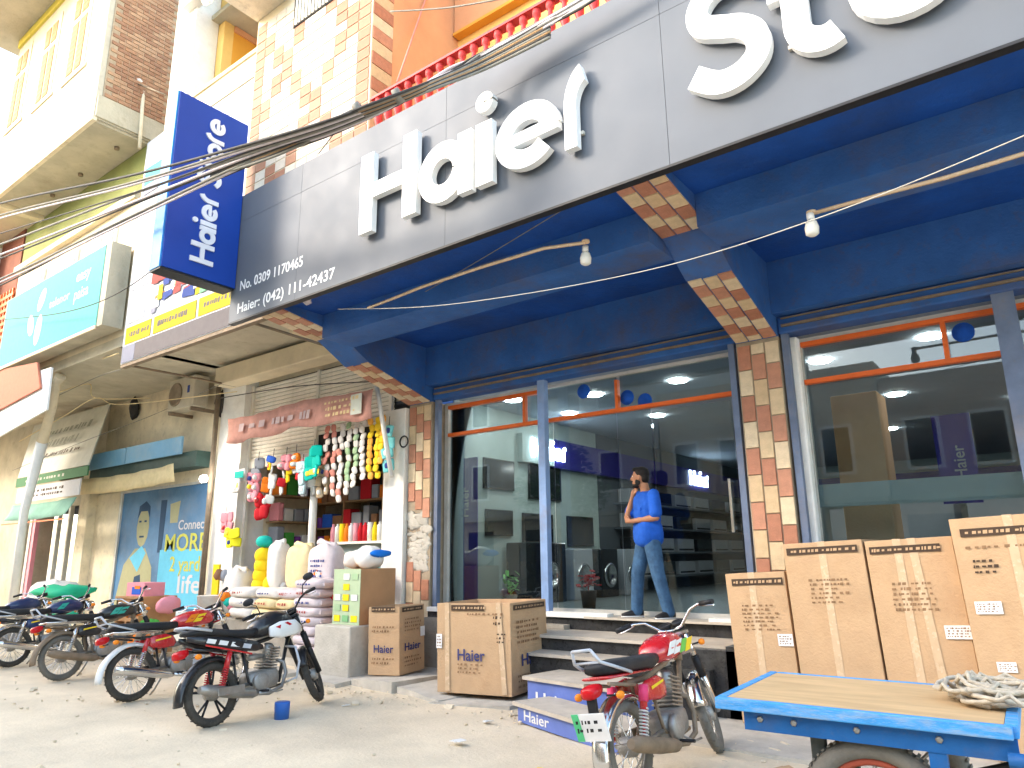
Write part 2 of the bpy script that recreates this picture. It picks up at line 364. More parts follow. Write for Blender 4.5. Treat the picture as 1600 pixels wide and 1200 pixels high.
# ================================================================ GROUND
def ground():
    b = MB(); N = 150
    xs = [-34+i*(40/N) for i in range(N+1)]; ys = [-4+j*(12/60) for j in range(61)]
    import mathutils
    vs = []
    for y in ys:
        for x in xs:
            n = mathutils.noise.noise(Vector((x*.6, y*.6, 0)))*.03+mathutils.noise.noise(Vector((x*2.4, y*2.4, 3)))*.012+mathutils.noise.noise(Vector((x*6, y*6, 7)))*.004
            e = min(1, (x+34)/2, (6-x)/2, (y+4)/2, (8-y)/1)
            vs.append((x, y, n*max(e, 0)-.004))
    b.add(vs, [(j*(N+1)+i, j*(N+1)+i+1, (j+1)*(N+1)+i+1, (j+1)*(N+1)+i) for j in range(60) for i in range(N)], True)
    for q in ((-300, -34, -300, 300), (6, 300, -300, 300), (-34, 6, -300, -4), (-34, 6, 8, 300)):
        b.add([(q[0], q[2], -.004), (q[1], q[2], -.004), (q[1], q[3], -.004), (q[0], q[3], -.004)], [(0, 1, 2, 3)])
    struct(b.build('ground', m_ground))
ground()
def slab(pts, z0, z1, seed=0, tilt=(0, 0)):
    b = MB(); rr = random.Random(seed); c = sum((Vector(p) for p in pts), Vector((0, 0)))/len(pts)
    out = []
    for i, p in enumerate(pts):
        q = Vector(pts[(i+1) % len(pts)]); p = Vector(p)
        for t in (0, .35, .7): out.append(p.lerp(q, t)+Vector((rr.uniform(-.025, .025), rr.uniform(-.025, .025))))
    b.prism([(p.x, p.y) for p in out], lambda x, y, t: (x, y, (z1 if t else z0)+(x-c.x)*tilt[0]+(y-c.y)*tilt[1]))
    return b
pave = slab([(-13.2, 7.0), (-8.3, 6.9), (-8.2, 7.85), (-13.2, 7.85)], -.05, .10, 1).build('pavement', m_conc_l); struct(pave)
for i, (pts, z1, tl) in enumerate([([(-8.3, 6.2), (-7.35, 6.05), (-7.3, 6.7), (-8.3, 6.85)], .05, (.0, .03)),
        ([(-7.3, 6.3), (-6.5, 6.2), (-6.4, 7.0), (-7.3, 7.2)], .085, (.05, -.02)), ([(-6.45, 6.25), (-5.6, 6.05), (-5.5, 6.9), (-6.3, 7.1)], .055, (-.04, .02)),
        ([(-5.7, 5.95), (-4.75, 6.2), (-4.8, 7.0), (-5.5, 7.0)], .035, (.02, .02)), ([(-7.4, 7.2), (-5.0, 7.0), (-5.0, 7.75), (-7.4, 7.75)], .06, (0, 0)),
        ([(-2.9, 5.9), (-1.0, 5.85), (-.9, 7.7), (-2.9, 7.7)], .03, (0, 0)), ([(-.9, 5.9), (1.6, 5.9), (1.6, 7.7), (-.9, 7.7)], .035, (0, 0)),
        ([(-9.6, 5.9), (-8.6, 5.85), (-8.5, 6.5), (-9.5, 6.7)], .03, (.02, 0))]):
    o = slab(pts, -.08, z1, 20+i, tl).build('pavement_slab', m_conc_l, pave)
def gravel():
    b = MB(); rr = random.Random(4)
    for i in range(900):
        x = rr.uniform(-16, .5); y = rr.choice([rr.gauss(6.15, .28), rr.uniform(2.2, 6.4), rr.gauss(5.9, .15)]); s = rr.uniform(.006, .022) if rr.random() < .93 else rr.uniform(.03, .055)
        M = Matrix.Rotation(rr.uniform(0, 6), 3, 'Z') @ Matrix.Rotation(rr.uniform(0, 1), 3, 'X')
        b.cbox((x, y, s*.25), (s*rr.uniform(1, 1.8), s*rr.uniform(.8, 1.4), s*rr.uniform(.5, .9)), M)
    tag(b.build('gravel', m_ground), 'loose grit and stone chips strewn over the dusty road edge', 'gravel', kind='stuff')
gravel()
for i, (x, y, s, c) in enumerate([(-4.35, 4.9, .09, m_wht), (-4.6, 5.6, .07, m_wht), (-3.3, 4.6, .06, m_yel), (-6.3, 5.35, .05, m_wht), (-1.9, 5.6, .10, m_card)]):
    o = MB(); rr = random.Random(i); M = Matrix.Rotation(rr.uniform(0, 3), 3, 'Z')
    for k in range(3): o.cbox((x+k*s*.4, y+rr.uniform(-.02, .02), .014+.006*k), (s, s*.6, .004), Matrix.Rotation(rr.uniform(0, 3), 3, 'Z') @ Matrix.Rotation(rr.uniform(-.25, .25), 3, 'X'))
    tag(o.build('litter_scrap', c), ['crumpled white paper scrap on the road left of the lower blue step', 'small white wrapper near the big open carton', 'yellow wrapper lying in front of the red parked motorcycle', 'tiny white scrap beside the black motorcycle front wheel', 'torn brown cardboard scrap near the cart leg'][i], 'litter')

# ================================================================ STORE BUILDING
store = thing('store_building', 'blue canopied appliance store building with cream and terracotta tiled pillars', 'building')
TW, TH = .152, .292
tile_me = {}
def tile_mesh(w, h, d, k, red, A=None, C=None):
    key = (round(w, 3), round(h, 3), k, red, A is None)
    if key not in tile_me:
        b = MB(); e = .004
        b.add([(e, 0, e), (w-e, 0, e), (w-e, 0, h-e), (e, 0, h-e), (e*2, -d, e*2), (w-e*2, -d, e*2), (w-e*2, -d, h-e*2), (e*2, -d, h-e*2)],
              [(4, 5, 6, 7), (0, 1, 5, 4), (1, 2, 6, 5), (2, 3, 7, 6), (3, 0, 4, 7), (3, 2, 1, 0)])
        tile_me[key] = b.mesh('tile', ((A or m_tile_r) if red else (C or m_tile_c))[k])
    return tile_me[key]
def tile_col(parent, x0, y, z0, z1, flip=0, skipz=None, seed=0):
    """three staggered columns of tiles on a face looking at the street; skipz = band where tiles have fallen off"""
    rr = random.Random(seed)
    for c in range(3):
        z = z1+(.12 if c == 0 else -.0)-.13*c+TH*(1 if c else 0); k = 0; top = True
        z = z1-(0, .125, .25)[c]; n = 0
        first = z
        segs = []
        if z < z1-.01: segs.append((z, z1, (n+1) % 2))
        while z > z0+.02:
            zz = max(z-TH, z0); segs.append((zz, z, n % 2)); z = zz; n += 1
        for a, bb, red in segs:
            mid = (a+bb)/2
            if skipz and skipz[0] < mid < skipz[1] and rr.random() < .9: continue
            o = link_mesh('tile', tile_mesh(TW, bb-a, .012+.003*rr.random() if False else .013, rr.randrange(3), bool(red ^ flip)), parent, (x0+c*(TW+.004), y-.001-rr.uniform(0, .002), a))
def pillar(x0, x1, seed, skipz=None):
    body = B('pillar', m_grout, store, (x0, x1, 7.775, 8.25, -.2, 3.84))
    B('pillar_head', m_blue2, store, (x0, x1, 7.776, 8.25, 3.841, 4.659))
    tile_col(body, x0+.006, 7.773, .02, 3.80, 1, skipz, seed)
    return body
p_l = pillar(-7.88, -7.40, 1, (1.35, 2.2))
if True:   # bare plaster where the tiles of the left pillar fell off
    b = MB(); rr = random.Random(3)
    for i in range(60): b.blob((rr.uniform(-7.82, -7.46), 7.775, rr.uniform(1.38, 2.16)), (rr.uniform(.10, .26), .022, rr.uniform(.05, .16)), 12, 6, 2, .16, i)
    b.build('bare_plaster', m_conc_l, p_l)
pillar(-2.66, -2.19, 2)
pillar(2.95, 3.42, 5)
def haunch(x0, x1, seed):
    prof = [(7.775, 3.84), (6.45, 4.20), (5.98, 4.46), (4.93, 4.60), (4.93, 4.75), (7.775, 4.75)]
    h = MB().prism(prof, lambda y, z, t: (x1 if t else x0, y, z)).build('bracket', m_blue2, store)
    rr = random.Random(seed)
    for (ya, za), (yb, zb), off in (((7.74, 3.845), (6.47, 4.195), 0), ((5.93, 4.467), (4.95, 4.597), 1)):
        d = Vector((0, yb-ya, zb-za)); L = d.length; d.normalize(); n = Vector((0, -d.z, d.y)); n = n if n.z < 0 else -n
        for c in range(3):
            s = -(.0, .10, .20)[c]; k = off+(seed % 2)
            while s < L:
                a, e = max(s, 0), min(s+.20, L)
                if e-a > .02:
                    red = (k+1) % 2
                    me = tile_mesh(TW, e-a, .013, rr.randrange(3), bool(red))
                    # tile mesh: width x, height z, thickness -y
                    o = link_mesh('tile', me, h)
                    o.matrix_world = Matrix(((1, 0, 0, x0+.006+c*(TW+.004)), (0, -n.y, d.y, ya+d.y*a+n.y*.001), (0, -n.z, d.z, za+d.z*a+n.z*.001), (0, 0, 0, 1)))
                s += .20; k += 1
for q, (a, b_) in enumerate(((-7.88, -7.40), (-2.66, -2.19), (2.95, 3.42))): haunch(a, b_, q)
B('canopy_slab', m_blue, store, (-8.05, 3.6, 4.93, 8.3, 4.66, 4.95))
for a, b_ in ((-7.398, -2.662), (-2.188, 2.948)):
    B('canopy_beam', m_blue2, store, (a, b_, 5.66, 6.2, 4.34, 4.658))
    B('lintel_beam', m_blue2, store, (a, b_, 7.62, 7.95, 4.06, 4.657))
    B('shutter_housing', m_blue2, store, (a, b_, 7.78, 8.02, 3.86, 4.058), bevel=.02)
    B('shutter_lip', m_rust, store, (a+.05, b_-.05, 7.74, 7.775, 3.93, 3.955), (a+.05, b_-.05, 7.755, 7.775, 4.02, 4.035))
B('back_upper_wall', m_yellow, store, (-5.9, 3.6, 6.62, 6.8, 4.96, 8.78))
B('upper_lintel', m_peach, store, (-5.88, 3.6, 6.52, 6.8, 8.80, 13))
B('upper_ledge', m_orng, store, (-5.88, 3.6, 6.49, 6.62, 8.755, 8.80))
B('recess_wall', m_peach, store, (-6.2, -5.9, 5.37, 6.62, 4.96, 13))
B('balcony_floor', m_conc, store, (-5.88, 3.6, 5.0, 6.61, 6.2, 6.32))
# tiled tower over the sign
tower = B('tower', m_cream, store, (-8.47, -5.9, 5.02, 5.365, 4.96, 13.2))
DIA = set()
cols, rows, tw, th = 11, 19, 2.53/11, .152
pat = lambda c, r: ((2*c-r) % 12 in (5, 6)) or ((2*c+r) % 12 in (5, 6))
rr = random.Random(8)
for r_i in range(rows):
    z = 6.28+r_i*(th+.004)
    for c in range(cols):
        if z > 8.75 and c > 3 and c < 8: continue
        x = -8.45+c*tw+(tw*.0)
        red = pat(c, r_i) or c in (0,) or c == cols-1
        o = link_mesh('tile', tile_mesh(tw, th, .006, rr.randrange(3), bool(red), m_tw_r, m_tw_c), tower, (x, 5.019-rr.uniform(0, .003), z))
for k in range(18):   # red quoins on the return of the tower
    z = 6.35+k*.36
    o = B('quoin', m_tile_r[k % 3], tower, (-5.899, -5.886, 5.03, 5.36, z, z+.17))
    o = B('quoin', m_tile_c[k % 3], tower, (-5.899, -5.890, 5.03, 5.36, z+.18, z+.35))
B('vent_screen', m_shut, tower, *[(-7.5+q*.075, -7.46+q*.075, 4.985, 5.018, 8.78, 10.2) for q in range(13)])
B('vent_shade', m_dark, tower, (-7.55, -6.5, 5.0, 5.019, 8.76, 10.3))  # flat sheet, shade behind the screen painted as near-black
B('sun_shade', m_beige, tower, (-8.5, -7.62, 4.45, 5.018, 9.38, 9.52))
# balcony balusters
rail = B('balcony_rail', m_red, store, (-5.85, 3.5, 4.99, 5.10, 6.86, 6.89), (-5.85, 3.5, 4.97, 5.12, 6.33, 6.40))
bm_ = MB().lathe((0, 0, 0), (0, 0, 1), [(0, .05), (.04, .05), (.05, .028), (.10, .03), (.17, .052), (.25, .05), (.33, .026), (.38, .026), (.40, .046), (.46, .046)], 10); bal_me = bm_.mesh('baluster', m_red)
for i in range(54): link_mesh('baluster', bal_me, rail, (-5.75+i*.165, 5.045, 6.4))
# platform and door sill
B('platform', m_marble, store, (-7.398, 3.2, 7.74, 8.3, -.2, .78))
B('left_apron_wall', m_conc, store, (-7.398, -5.0, 7.60, 7.738, -.2, .70))
B('sill', m_white_p, store, (-7.38, -4.45, 7.70, 7.86, .782, .84), (-3.2, -2.68, 7.70, 7.86, .782, .84))
steps = B('steps', m_marble, store, (-5.15, -2.75, 7.08, 7.738, -.2, .61), (-4.95, -2.85, 6.78, 7.078, -.2, .45))
B('tread', m_tread, steps, (-5.2, -2.70, 7.04, 7.72, .612, .645), (-5.0, -3.3, 6.74, 7.07, .452, .485), (-4.75, -2.7, 7.66, 7.95, .782, .806))
B('side_block', m_marble, store, (-3.28, -2.60, 6.9, 7.072, -.2, .62), (-2.72, -2.58, 6.9, 7.7, -.2, .66))
def step_block(cx, cy, w, d, z0, z1, rz, textw):
    M = Matrix.Translation((cx, cy, 0)) @ Matrix.Rotation(rz, 4, 'Z')
    b = MB(); b.T = M; b.box(-w/2, w/2, -d/2, d/2, z0, z1-.035)
    o = b.build('blue_step', m_stick, steps)
    b = MB(); b.T = M; b.box(-w/2-.04, w/2+.03, -d/2-.035, d/2, z1-.034, z1); b.box(-w/2, w/2, -d/2+.004, d/2, z0-.02, z0+.0) if z0 > .05 else None
    b.build('step_top', m_tread, steps)
    r3 = M.to_3x3() @ Vector((1, 0, 0)); p = M @ Vector((-w/2+.10, -d/2-.004, z0+.03))
    write('Haier', steps, p, (z1-z0)*.72, m_wht, r3, width=textw)
    if w > 1.3:
        p = M @ Vector((w/2-.42, -d/2-.004, z0+.03)); write('Haier', steps, p, (z1-z0)*.72, m_wht, r3, width=.34)
step_block(-3.98, 6.47, 1.10, .60, .0, .335, R(-8), .5)
step_block(-3.63, 5.77, 1.45, .42, .0, .175, R(-21), .42)

# shop front --------------------------------------------------------
def shopfront(x0, x1, xp, first_div, second_div, right=False):
    sf = B('shopfront_frame', m_alu, store, (x0, x0+.07, 8.04, 8.16, .80, 3.84), (x1-.09, x1, 8.04, 8.16, .80, 3.84), (x0, x1, 8.05, 8.15, 3.80, 3.84), (x0+.07, x1-.09, 8.06, 8.14, .80, .86))
    B('orange_rail', m_orange, sf, (x0+.07, x1-.07, 8.03, 8.10, 3.315, 3.365), (x0+.07, xp if not right else x1-.07, 8.03, 8.10, 3.745, 3.795), *[(d-.022, d+.022, 8.032, 8.098, 3.366, 3.744) for d in (first_div, second_div)])
    for a, b_ in ((x0+.07, first_div-.023), (first_div+.023, second_div-.023), (second_div+.023, x1-.09)):
        B('pane', m_glass, sf, (a, b_, 8.10, 8.106, 3.366, 3.80))
    return sf
sf1 = shopfront(-7.38, -2.75, -5.5, -5.86, -4.37)
B('pane', m_glass, sf1, (-7.31, -5.42, 8.10, 8.106, .86, 3.314))
B('pane', m_glass, sf1, (-5.40, -4.42, 8.10, 8.106, .86, 3.314))
door = B('glass_door', m_glass, sf1, (-3.92, -2.90, 8.12, 8.128, .86, 3.28))
B('pane_fixed', m_glass, sf1, (-4.41, -3.93, 8.10, 8.106, .86, 3.314))
B('door_handle', m_chrome, sf1, (-2.98, -2.95, 8.02, 8.05, 1.75, 2.35), (-2.98, -2.95, 8.05, 8.119, 1.78, 1.82), (-2.98, -2.95, 8.05, 8.119, 2.28, 2.32))
sf2 = shopfront(-2.10, 2.94, 0, -.66, .85, True)
for a, b_ in ((-2.03, -.20), (-.18, 1.3), (1.32, 2.85)): B('pane', m_glass, sf2, (a, b_, 8.10, 8.106, .86, 3.314))
B('white_jamb', m_white_p, store, (-2.15, -2.03, 7.9, 8.03, .80, 3.84), bevel=.02)
for x in (-7.33, -2.735, -2.13, 2.88): B('shutter_rail', m_rail, store, (x-.035, x+.035, 7.80, 7.88, .79, 4.06))
B('shutter_post', m_pole, store, (-5.46, -5.35, 7.80, 7.90, .80, 4.02)); B('shutter_post', m_rail, store, (-.22, -.04, 7.80, 7.90, .80, 4.06))
B('post_foot', m_rust, store, (-5.52, -5.30, 7.78, 7.94, .72, .80))
# interior ----------------------------------------------------------
B('interior_floor', m_floor, store, (-7.4, 3.4, 8.31, 22, .70, .79))
B('interior_ceiling', m_iceil, store, (-7.38, 3.38, 8.31, 22, 3.96, 4.05))
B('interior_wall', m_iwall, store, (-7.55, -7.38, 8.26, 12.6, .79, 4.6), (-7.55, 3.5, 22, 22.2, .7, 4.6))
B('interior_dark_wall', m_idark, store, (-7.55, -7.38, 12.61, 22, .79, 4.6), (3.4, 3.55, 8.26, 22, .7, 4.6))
B('rear_purple_wall', m_band, store, (-7.0, 3.0, 21.8, 21.99, 2.9, 3.6))
bandp = B('indigo_band', m_band, store, (-7.378, -7.25, 10.9, 21.9, 3.10, 3.62))
def small_logo(z, y0, cap, dx=0, nm='Haier'):
    o = None; adv = 0
    for ch in nm:
        b, w = glyph(ch, lambda a, q, d, s=adv: (-7.245+d, y0+(a+s)*cap, z+q*cap), .03); b.build('backlit_letter', m_logo, bandp); adv += w
small_logo(3.22, 10.15, .34); small_logo(3.22, 16.9, .36)
B('logo_board', m_iwall, bandp, (-7.379, -7.262, 9.9, 10.88, 3.12, 3.62))
B('shelf', m_idark, store, *[(-7.37, -6.95, 13.2, 20.5, z, z+.04) for z in (1.05, 1.55, 2.05, 2.55)])
for z in (1.09, 1.59, 2.09, 2.59):
    for k, y in enumerate((13.4, 14.5, 15.6, 16.7, 17.8, 18.9)):
        c = MB().box(-7.35, -7.08, y, y+.9, z, z+.29); c.k = 1; c.box(-7.079, -7.074, y+.05, y+.85, z+.03, z+.07)
        tag(c.build('air_conditioner', [m_acw if (k+int(z*2)) % 3 else m_tv, m_black], None, .02), '%s air conditioner from the window on the %s interior shelf' % (ORD[k], {1.09: 'lowest', 1.59: 'second', 2.09: 'third', 2.59: 'topmost'}[z]), 'air conditioner', 'air conditioners on the interior shelves')
for i, (y, z, w, h) in enumerate([(8.95, 2.6, .8, .5), (10.2, 2.5, 1.0, .6), (9.0, 1.85, .7, .42), (10.0, 1.75, .9, .5), (11.4, 1.7, .9, .55)]):
    t = thing('television', ['large black television high on the green wall by the window', 'black television beneath the backlit letters', 'lower black television nearest the glass', 'middle black television of the lower row', 'black television farthest along the lower row'][i], 'television')
    B('bezel', m_black, t, (-7.375, -7.335, y, y+w, z, z+h)); B('screen', m_tv, t, (-7.334, -7.328, y+.02, y+w-.02, z+.03, z+h-.02))
for i, (y, w, h, m) in enumerate([(9.45, .9, .95, m_tv), (10.6, .62, .85, m_acw), (11.5, .62, .85, m_tv), (12.4, .62, .85, m_acw)]):
    t = thing('washing_machine', ['dark washing machine behind the open carton', 'grey washing machine second from the window', 'black washing machine third from the window', 'grey washing machine fourth from the window'][i], 'washing machine')
    B('cabinet', m, t, (-7.3, -6.72, y, y+w, .79, .79+h), bevel=.02)
    MB().lathe((-6.72, y+w/2, .79+h*.45), (1, 0, 0), [(0, .22), (.02, .22), (.03, .17), (.012, .16), (.012, 0)], 24).build('door', m_chrome, t)
pst = thing('roll_up_banner', 'tall indigo banner stand just inside the glass by the left pillar', 'banner')
B('panel', m_band, pst, (-7.22, -6.95, 8.3, 8.32, .84, 3.0)); B('foot', m_chrome, pst, (-7.22, -6.95, 8.25, 8.38, .79, .82)); write('Haier', pst, (-7.12, 8.297, 2.1), .2, m_acw, (0, 0, 1), (-1, 0, 0))
pf = thing('flower_pot', 'red flowers in a dark pot standing behind the pale pole', 'plant')
MB().lathe((-5.15, 8.45, .79), (0, 0, 1), [(0, .08), (.28, .11), (.28, .09), (.2, 0)], 14).build('pot', m_black, pf)
b = MB(); rr = random.Random(2)
for i in range(26): b.cbox((-5.15+rr.gauss(0, .07), 8.45+rr.gauss(0, .05), 1.22+rr.gauss(0, .05)), (.06, .05, .015), Matrix.Rotation(rr.uniform(0, 3), 3, 'Z') @ Matrix.Rotation(rr.uniform(-.8, .8), 3, 'X'))
b.tube([(-5.15, 8.45, 1.0), (-5.15, 8.45, 1.2)], .012); b.build('blossom', m_redp, pf)
pg = thing('green_plant', 'small green potted plant behind the open carton', 'plant'); b = MB()
MB().lathe((-6.45, 8.45, .79), (0, 0, 1), [(0, .07), (.2, .1), (.2, 0)], 12).build('pot', m_conc, pg)
for i in range(30): b.cbox((-6.45+rr.gauss(0, .05), 8.45+rr.gauss(0, .04), 1.15+rr.uniform(-.14, .14)), (.09, .035, .006), Matrix.Rotation(rr.uniform(0, 6), 3, 'Z') @ Matrix.Rotation(rr.uniform(-1, 1), 3, 'Y'))
b.build('foliage', m_grn, pg)
for i, (x, y) in enumerate([(-6.7, 8.9), (-6.6, 10.4), (-5.5, 9.4), (-4.1, 9.4), (-5.5, 11.6), (-3.6, 12.2), (-2.2, 9.6), (-.9, 9.3), (.4, 10.6), (-1.8, 12.5), (-.2, 14), (-4.5, 15), (-2.5, 16)]):  # first two lamps are added to brighten the left interior wall
    l = MB(); l.lathe((x, y, 3.958), (0, 0, -1), [(0, .13), (.02, .13), (.02, 0)], 18)
    tag(l.build('ceiling_light', m_lamp), 'round lit downlight, %s' % ['added to brighten the left wall above the indigo banner stand', 'added to brighten the left wall above the televisions', 'behind the pale pole', 'in front of the glass door, nearest the street', 'deeper behind the pale pole', 'deep behind the man', 'just inside the right bay beside the tiled pillar', 'near the middle of the right bay window', 'at the right of the right bay', 'second row of the right bay', 'third row of the right bay', 'far back above the shelves', 'farthest back in the left bay'][i], 'ceiling light', 'round ceiling lights inside the store')
for i, (x, y, w, h, m) in enumerate([(-1.95, 8.75, .5, 1.3, m_card), (-1.95, 8.75, .5, 1.2, m_card2), (-1.35, 9.6, .55, .6, m_card2), (-.6, 9.9, .6, .9, m_band), (.25, 9.4, .7, 1.3, m_card2), (.25, 9.45, .6, .6, m_card), (-1.0, 11.5, .9, 1.6, m_acw), (.9, 9.4, .7, 1.4, m_band), (-2.0, 12.0, .8, 1.7, m_acw), (-4.2, 17.5, .8, 1.7, m_acw), (-3.2, 18.5, .8, 1.75, m_acw), (-1.2, 17.5, .9, 1.8, m_band)]):
    z = .79 if i not in (1, 5) else .79+1.3
    names = ['tall brown carton just inside the right bay', 'smaller brown carton on top of the first inside the right bay', 'low brown carton in the right bay interior', 'indigo printed carton in the middle of the right bay', 'tall stack carton right of the indigo one', 'upper brown carton on the tall stack inside', 'pale refrigerator standing deep in the right bay', 'indigo display box at far right inside', 'pale refrigerator behind the tiled pillar', 'pale refrigerator at the rear of the left bay', 'second pale refrigerator at the rear', 'indigo display column at the rear']
    nm = 'refrigerator' if m is m_acw else ('display_box' if m is m_band else 'stock_carton')
    tag(B(nm, m, None, (x, x+w, y, y+w, z, z+h), bevel=.015), names[i], nm.replace('_', ' '))
wbn = thing('hanging_banner', 'long purple banner hanging inside the right bay window', 'banner'); B('cloth', m_band, wbn, (-.98, -.62, 8.9, 8.91, 2.0, 2.95)); write('Haier', wbn, (-.72, 8.897, 2.25), .16, m_acw, (0, 0, 1), (-1, 0, 0))
fb = B('frosted_strip', mat('frosted_film', (.36, .42, .42), .5, .05, 4), sf2, (-2.03, -.20, 8.107, 8.109, 1.98, 2.22))
for i, (x, z) in enumerate([(-.5, 3.62), (-4.9, 3.68), (-4.25, 3.5), (-4.0, 3.42)]):
    s = MB().lathe((x, 8.099, z), (0, -1, 0), [(0, .10), (.002, .10)], 18)
    s.build('round_sticker', m_shirt, sf2 if x > -2 else sf1)
ct = thing('service_counter', 'low pale counter inside the right window', 'counter'); B('top', m_iwall, ct, (-1.45, -.75, 8.6, 9.1, 1.52, 1.58)); B('front', m_idark, ct, (-1.4, -.8, 8.65, 9.05, .79, 1.52))

# canopy lights and their conduits ----------------------------------
def bulb(px, py, z, lab, pts):
    t = thing('hanging_bulb', lab, 'light bulb'); p = at(px, py, 2, z); T = p+Vector((0, 0, .12))
    MB().lathe(p+Vector((0, 0, .10)), (0, 0, -1), [(0, .018), (.0, .03), (.05, .03), (.055, .02)], 12).build('holder', m_wht, t)
    MB().lathe(p+Vector((0, 0, .045)), (0, 0, -1), [(0, .02), (.02, .042), (.07, .055), (.12, .05), (.135, .03), (.14, 0)], 16).build('glass_bulb', mat('milky_bulb', (.75, .74, .68), .3, .03, 5), t)
    b = MB(); P = [at(x, y, 2, z+.10) for x, y in pts]; b.tube(P, .017, 6); b.tube([P[-1], P[-1]+Vector((0, 0, .02))], .04, 10); b.build('conduit', m_tape, t)
bulb(915, 400, 4.28, 'milky bulb hanging under the left half of the canopy', [(575, 481), (610, 468), (660, 448), (760, 415), (850, 388), (915, 379)])
bulb(1268, 352, 4.05, 'milky bulb hanging under the right half of the canopy', [(1700, 218), (1600, 240), (1480, 277), (1380, 303), (1268, 334)])
# ================================================================ FASCIA SIGN
sign = thing('shop_sign', 'long grey metal fascia sign with raised white letters over the store', 'sign')
for k, (a, b_) in enumerate(((-8.3, -6.9), (-6.896, -4.48), (-4.476, -2.06), (-2.056, .36), (.364, 2.6), (2.604, 3.7))):
    B('sign_panel', m_sign, sign, (a, b_, 4.85, 4.88, 4.53, 5.938)); B('sign_panel', m_sign, sign, (a, b_, 4.85, 4.88, 5.942, 6.33))
B('sign_frame', m_black, sign, (-8.3, 3.7, 4.845, 4.93, 4.505, 4.527), (-8.29, 3.69, 4.885, 4.925, 4.53, 6.32))
def big_word(word, x0, widths, cap, zb):
    for ch, (xa, xb) in zip(word, widths):
        adv = GLY[ch][1]; b, _ = glyph(ch, lambda a, q, d, xa=xa, k=(xb-xa)/{'H': .905, 'a': .78, 'i': .27, 'e': .755, 'r': .57, 'S': .72, 't': .58, 'o': .755}[ch]: (xa+a*k, 4.815-d, zb+q*cap), .075)
        o = b.build('letter', m_white, sign)
        for x in (xa+.12,): B('standoff', m_side, o, (x, x+.03, 4.815, 4.849, zb+.15, zb+.18))
big_word('Haier', 0, [(-5.66, -4.79), (-4.76, -4.04), (-4.01, -3.75), (-3.75, -3.02), (-2.97, -2.62)], .95, 4.95)
big_word('Store', 0, [(-1.83, -1.18), (-1.19, -.66), (-.64, .09), (.16, .55), (.6, 1.3)], .98, 4.93)
write('No. 0309 1170465', sign, (-8.1, 4.848, 4.93), .19, m_wht, width=1.32, name='phone_number'); write('Haier: (042) 111-42437', sign, (-8.12, 4.848, 4.62), .19, m_wht, width=1.95, name='phone_number')
box = thing('projecting_sign', 'deep blue box sign standing out from the facade with vertical white lettering', 'sign')
B('sign_face', m_sblue, box, (-8.222, -8.2, 3.86, 4.84, 4.985, 7.40)); B('sign_body', m_slblue, box, (-8.46, -8.224, 3.84, 4.84, 4.98, 7.41)); B('trim', m_black, box, (-8.46, -8.21, 3.85, 4.83, 4.955, 4.979))
adv = 0; cap = .31
for ch in 'Haier Store':
    if ch == ' ': adv += .40; continue
    b, w = glyph(ch, lambda a, q, d, s=adv: (-8.199+d, 4.50-q*cap, 5.17+(a+s)*cap*.965), .02); b.build('letter', m_wgrey, box); adv += w
lampp = thing('flood_lamp', 'white flood lamp on a thin pole above the billboard', 'lamp')
p = at(213, 130, 1, 5.3)
MB().tube([at(218, 232, 1, 5.4), at(224, 140, 1, 5.4)], .035, 8).build('pole', m_beige, lampp); MB().tube([p, at(258, 148, 1, 5.2)], .02, 6).build('arm', m_rust, lampp)
MB().blob(p, (.34, .2, .12), 12, 6).build('lamp_head', m_wht, lampp)

# billboard ---------------------------------------------------------
bb = thing('billboard', 'white grocery billboard with yellow phone strips left of the blue sign', 'billboard')
B('board', m_silver, bb, (-12.68, -8.50, 5.46, 5.52, 4.86, 9.2)); B('frame', m_rust, bb, (-12.69, -8.49, 5.47, 5.56, 4.80, 4.858), (-12.69, -12.64, 5.521, 5.6, 4.86, 9.2))
m_bw = pl('billboard_white', (.58, .58, .60)); m_bg = pl('billboard_grey', (.26, .26, .32)); m_by = pl('billboard_yellow', (.55, .42, .02)); m_br = pl('billboard_red', (.36, .07, .06)); m_bb = pl('billboard_blue', (.04, .07, .25)); m_ba = pl('billboard_aqua', (.10, .36, .35)); m_bbr = pl('billboard_brown', (.17, .15, .15)); m_bo = pl('billboard_orange', (.45, .2, .07)); m_bgr = pl('billboard_green', (.2, .5, .25))
B('base_print', m_bbr, bb, (-12.2, -8.51, 5.452, 5.459, 4.87, 5.17)); B('base_print', m_bg, bb, (-12.66, -12.21, 5.452, 5.459, 4.87, 5.17))
for a, b_ in ((-12.6, -11.72), (-11.62, -10.3), (-10.22, -8.7)):
    s = B('yellow_strip', m_by, bb, (a, b_, 5.450, 5.459, 5.2, 5.5)); scribble(s, (a+.1, 5.449, 5.27), (1, 0, 0), (0, 0, 1), (b_-a)-.2, .17, 1, m_bbr, int(a*7) % 90, hw=.028)
for r_i in range(4):
    z = 5.58+r_i*.62
    B('panel_print', m_bw, bb, (-12.6, -12.02, 5.451, 5.459, z, z+.55))
B('panel_print', m_bw, bb, (-12.0, -11.1, 5.451, 5.459, 6.25, 7.5)); B('panel_print', m_bg, bb, (-12.6, -11.2, 5.447, 5.4495, 8.05, 8.25)); B('panel_print', m_ba, bb, (-12.6, -10.9, 5.451, 5.459, 8.26, 8.6)); B('panel_print', m_bw, bb, (-12.6, -8.6, 5.451, 5.459, 8.61, 9.15))
rr = random.Random(12)
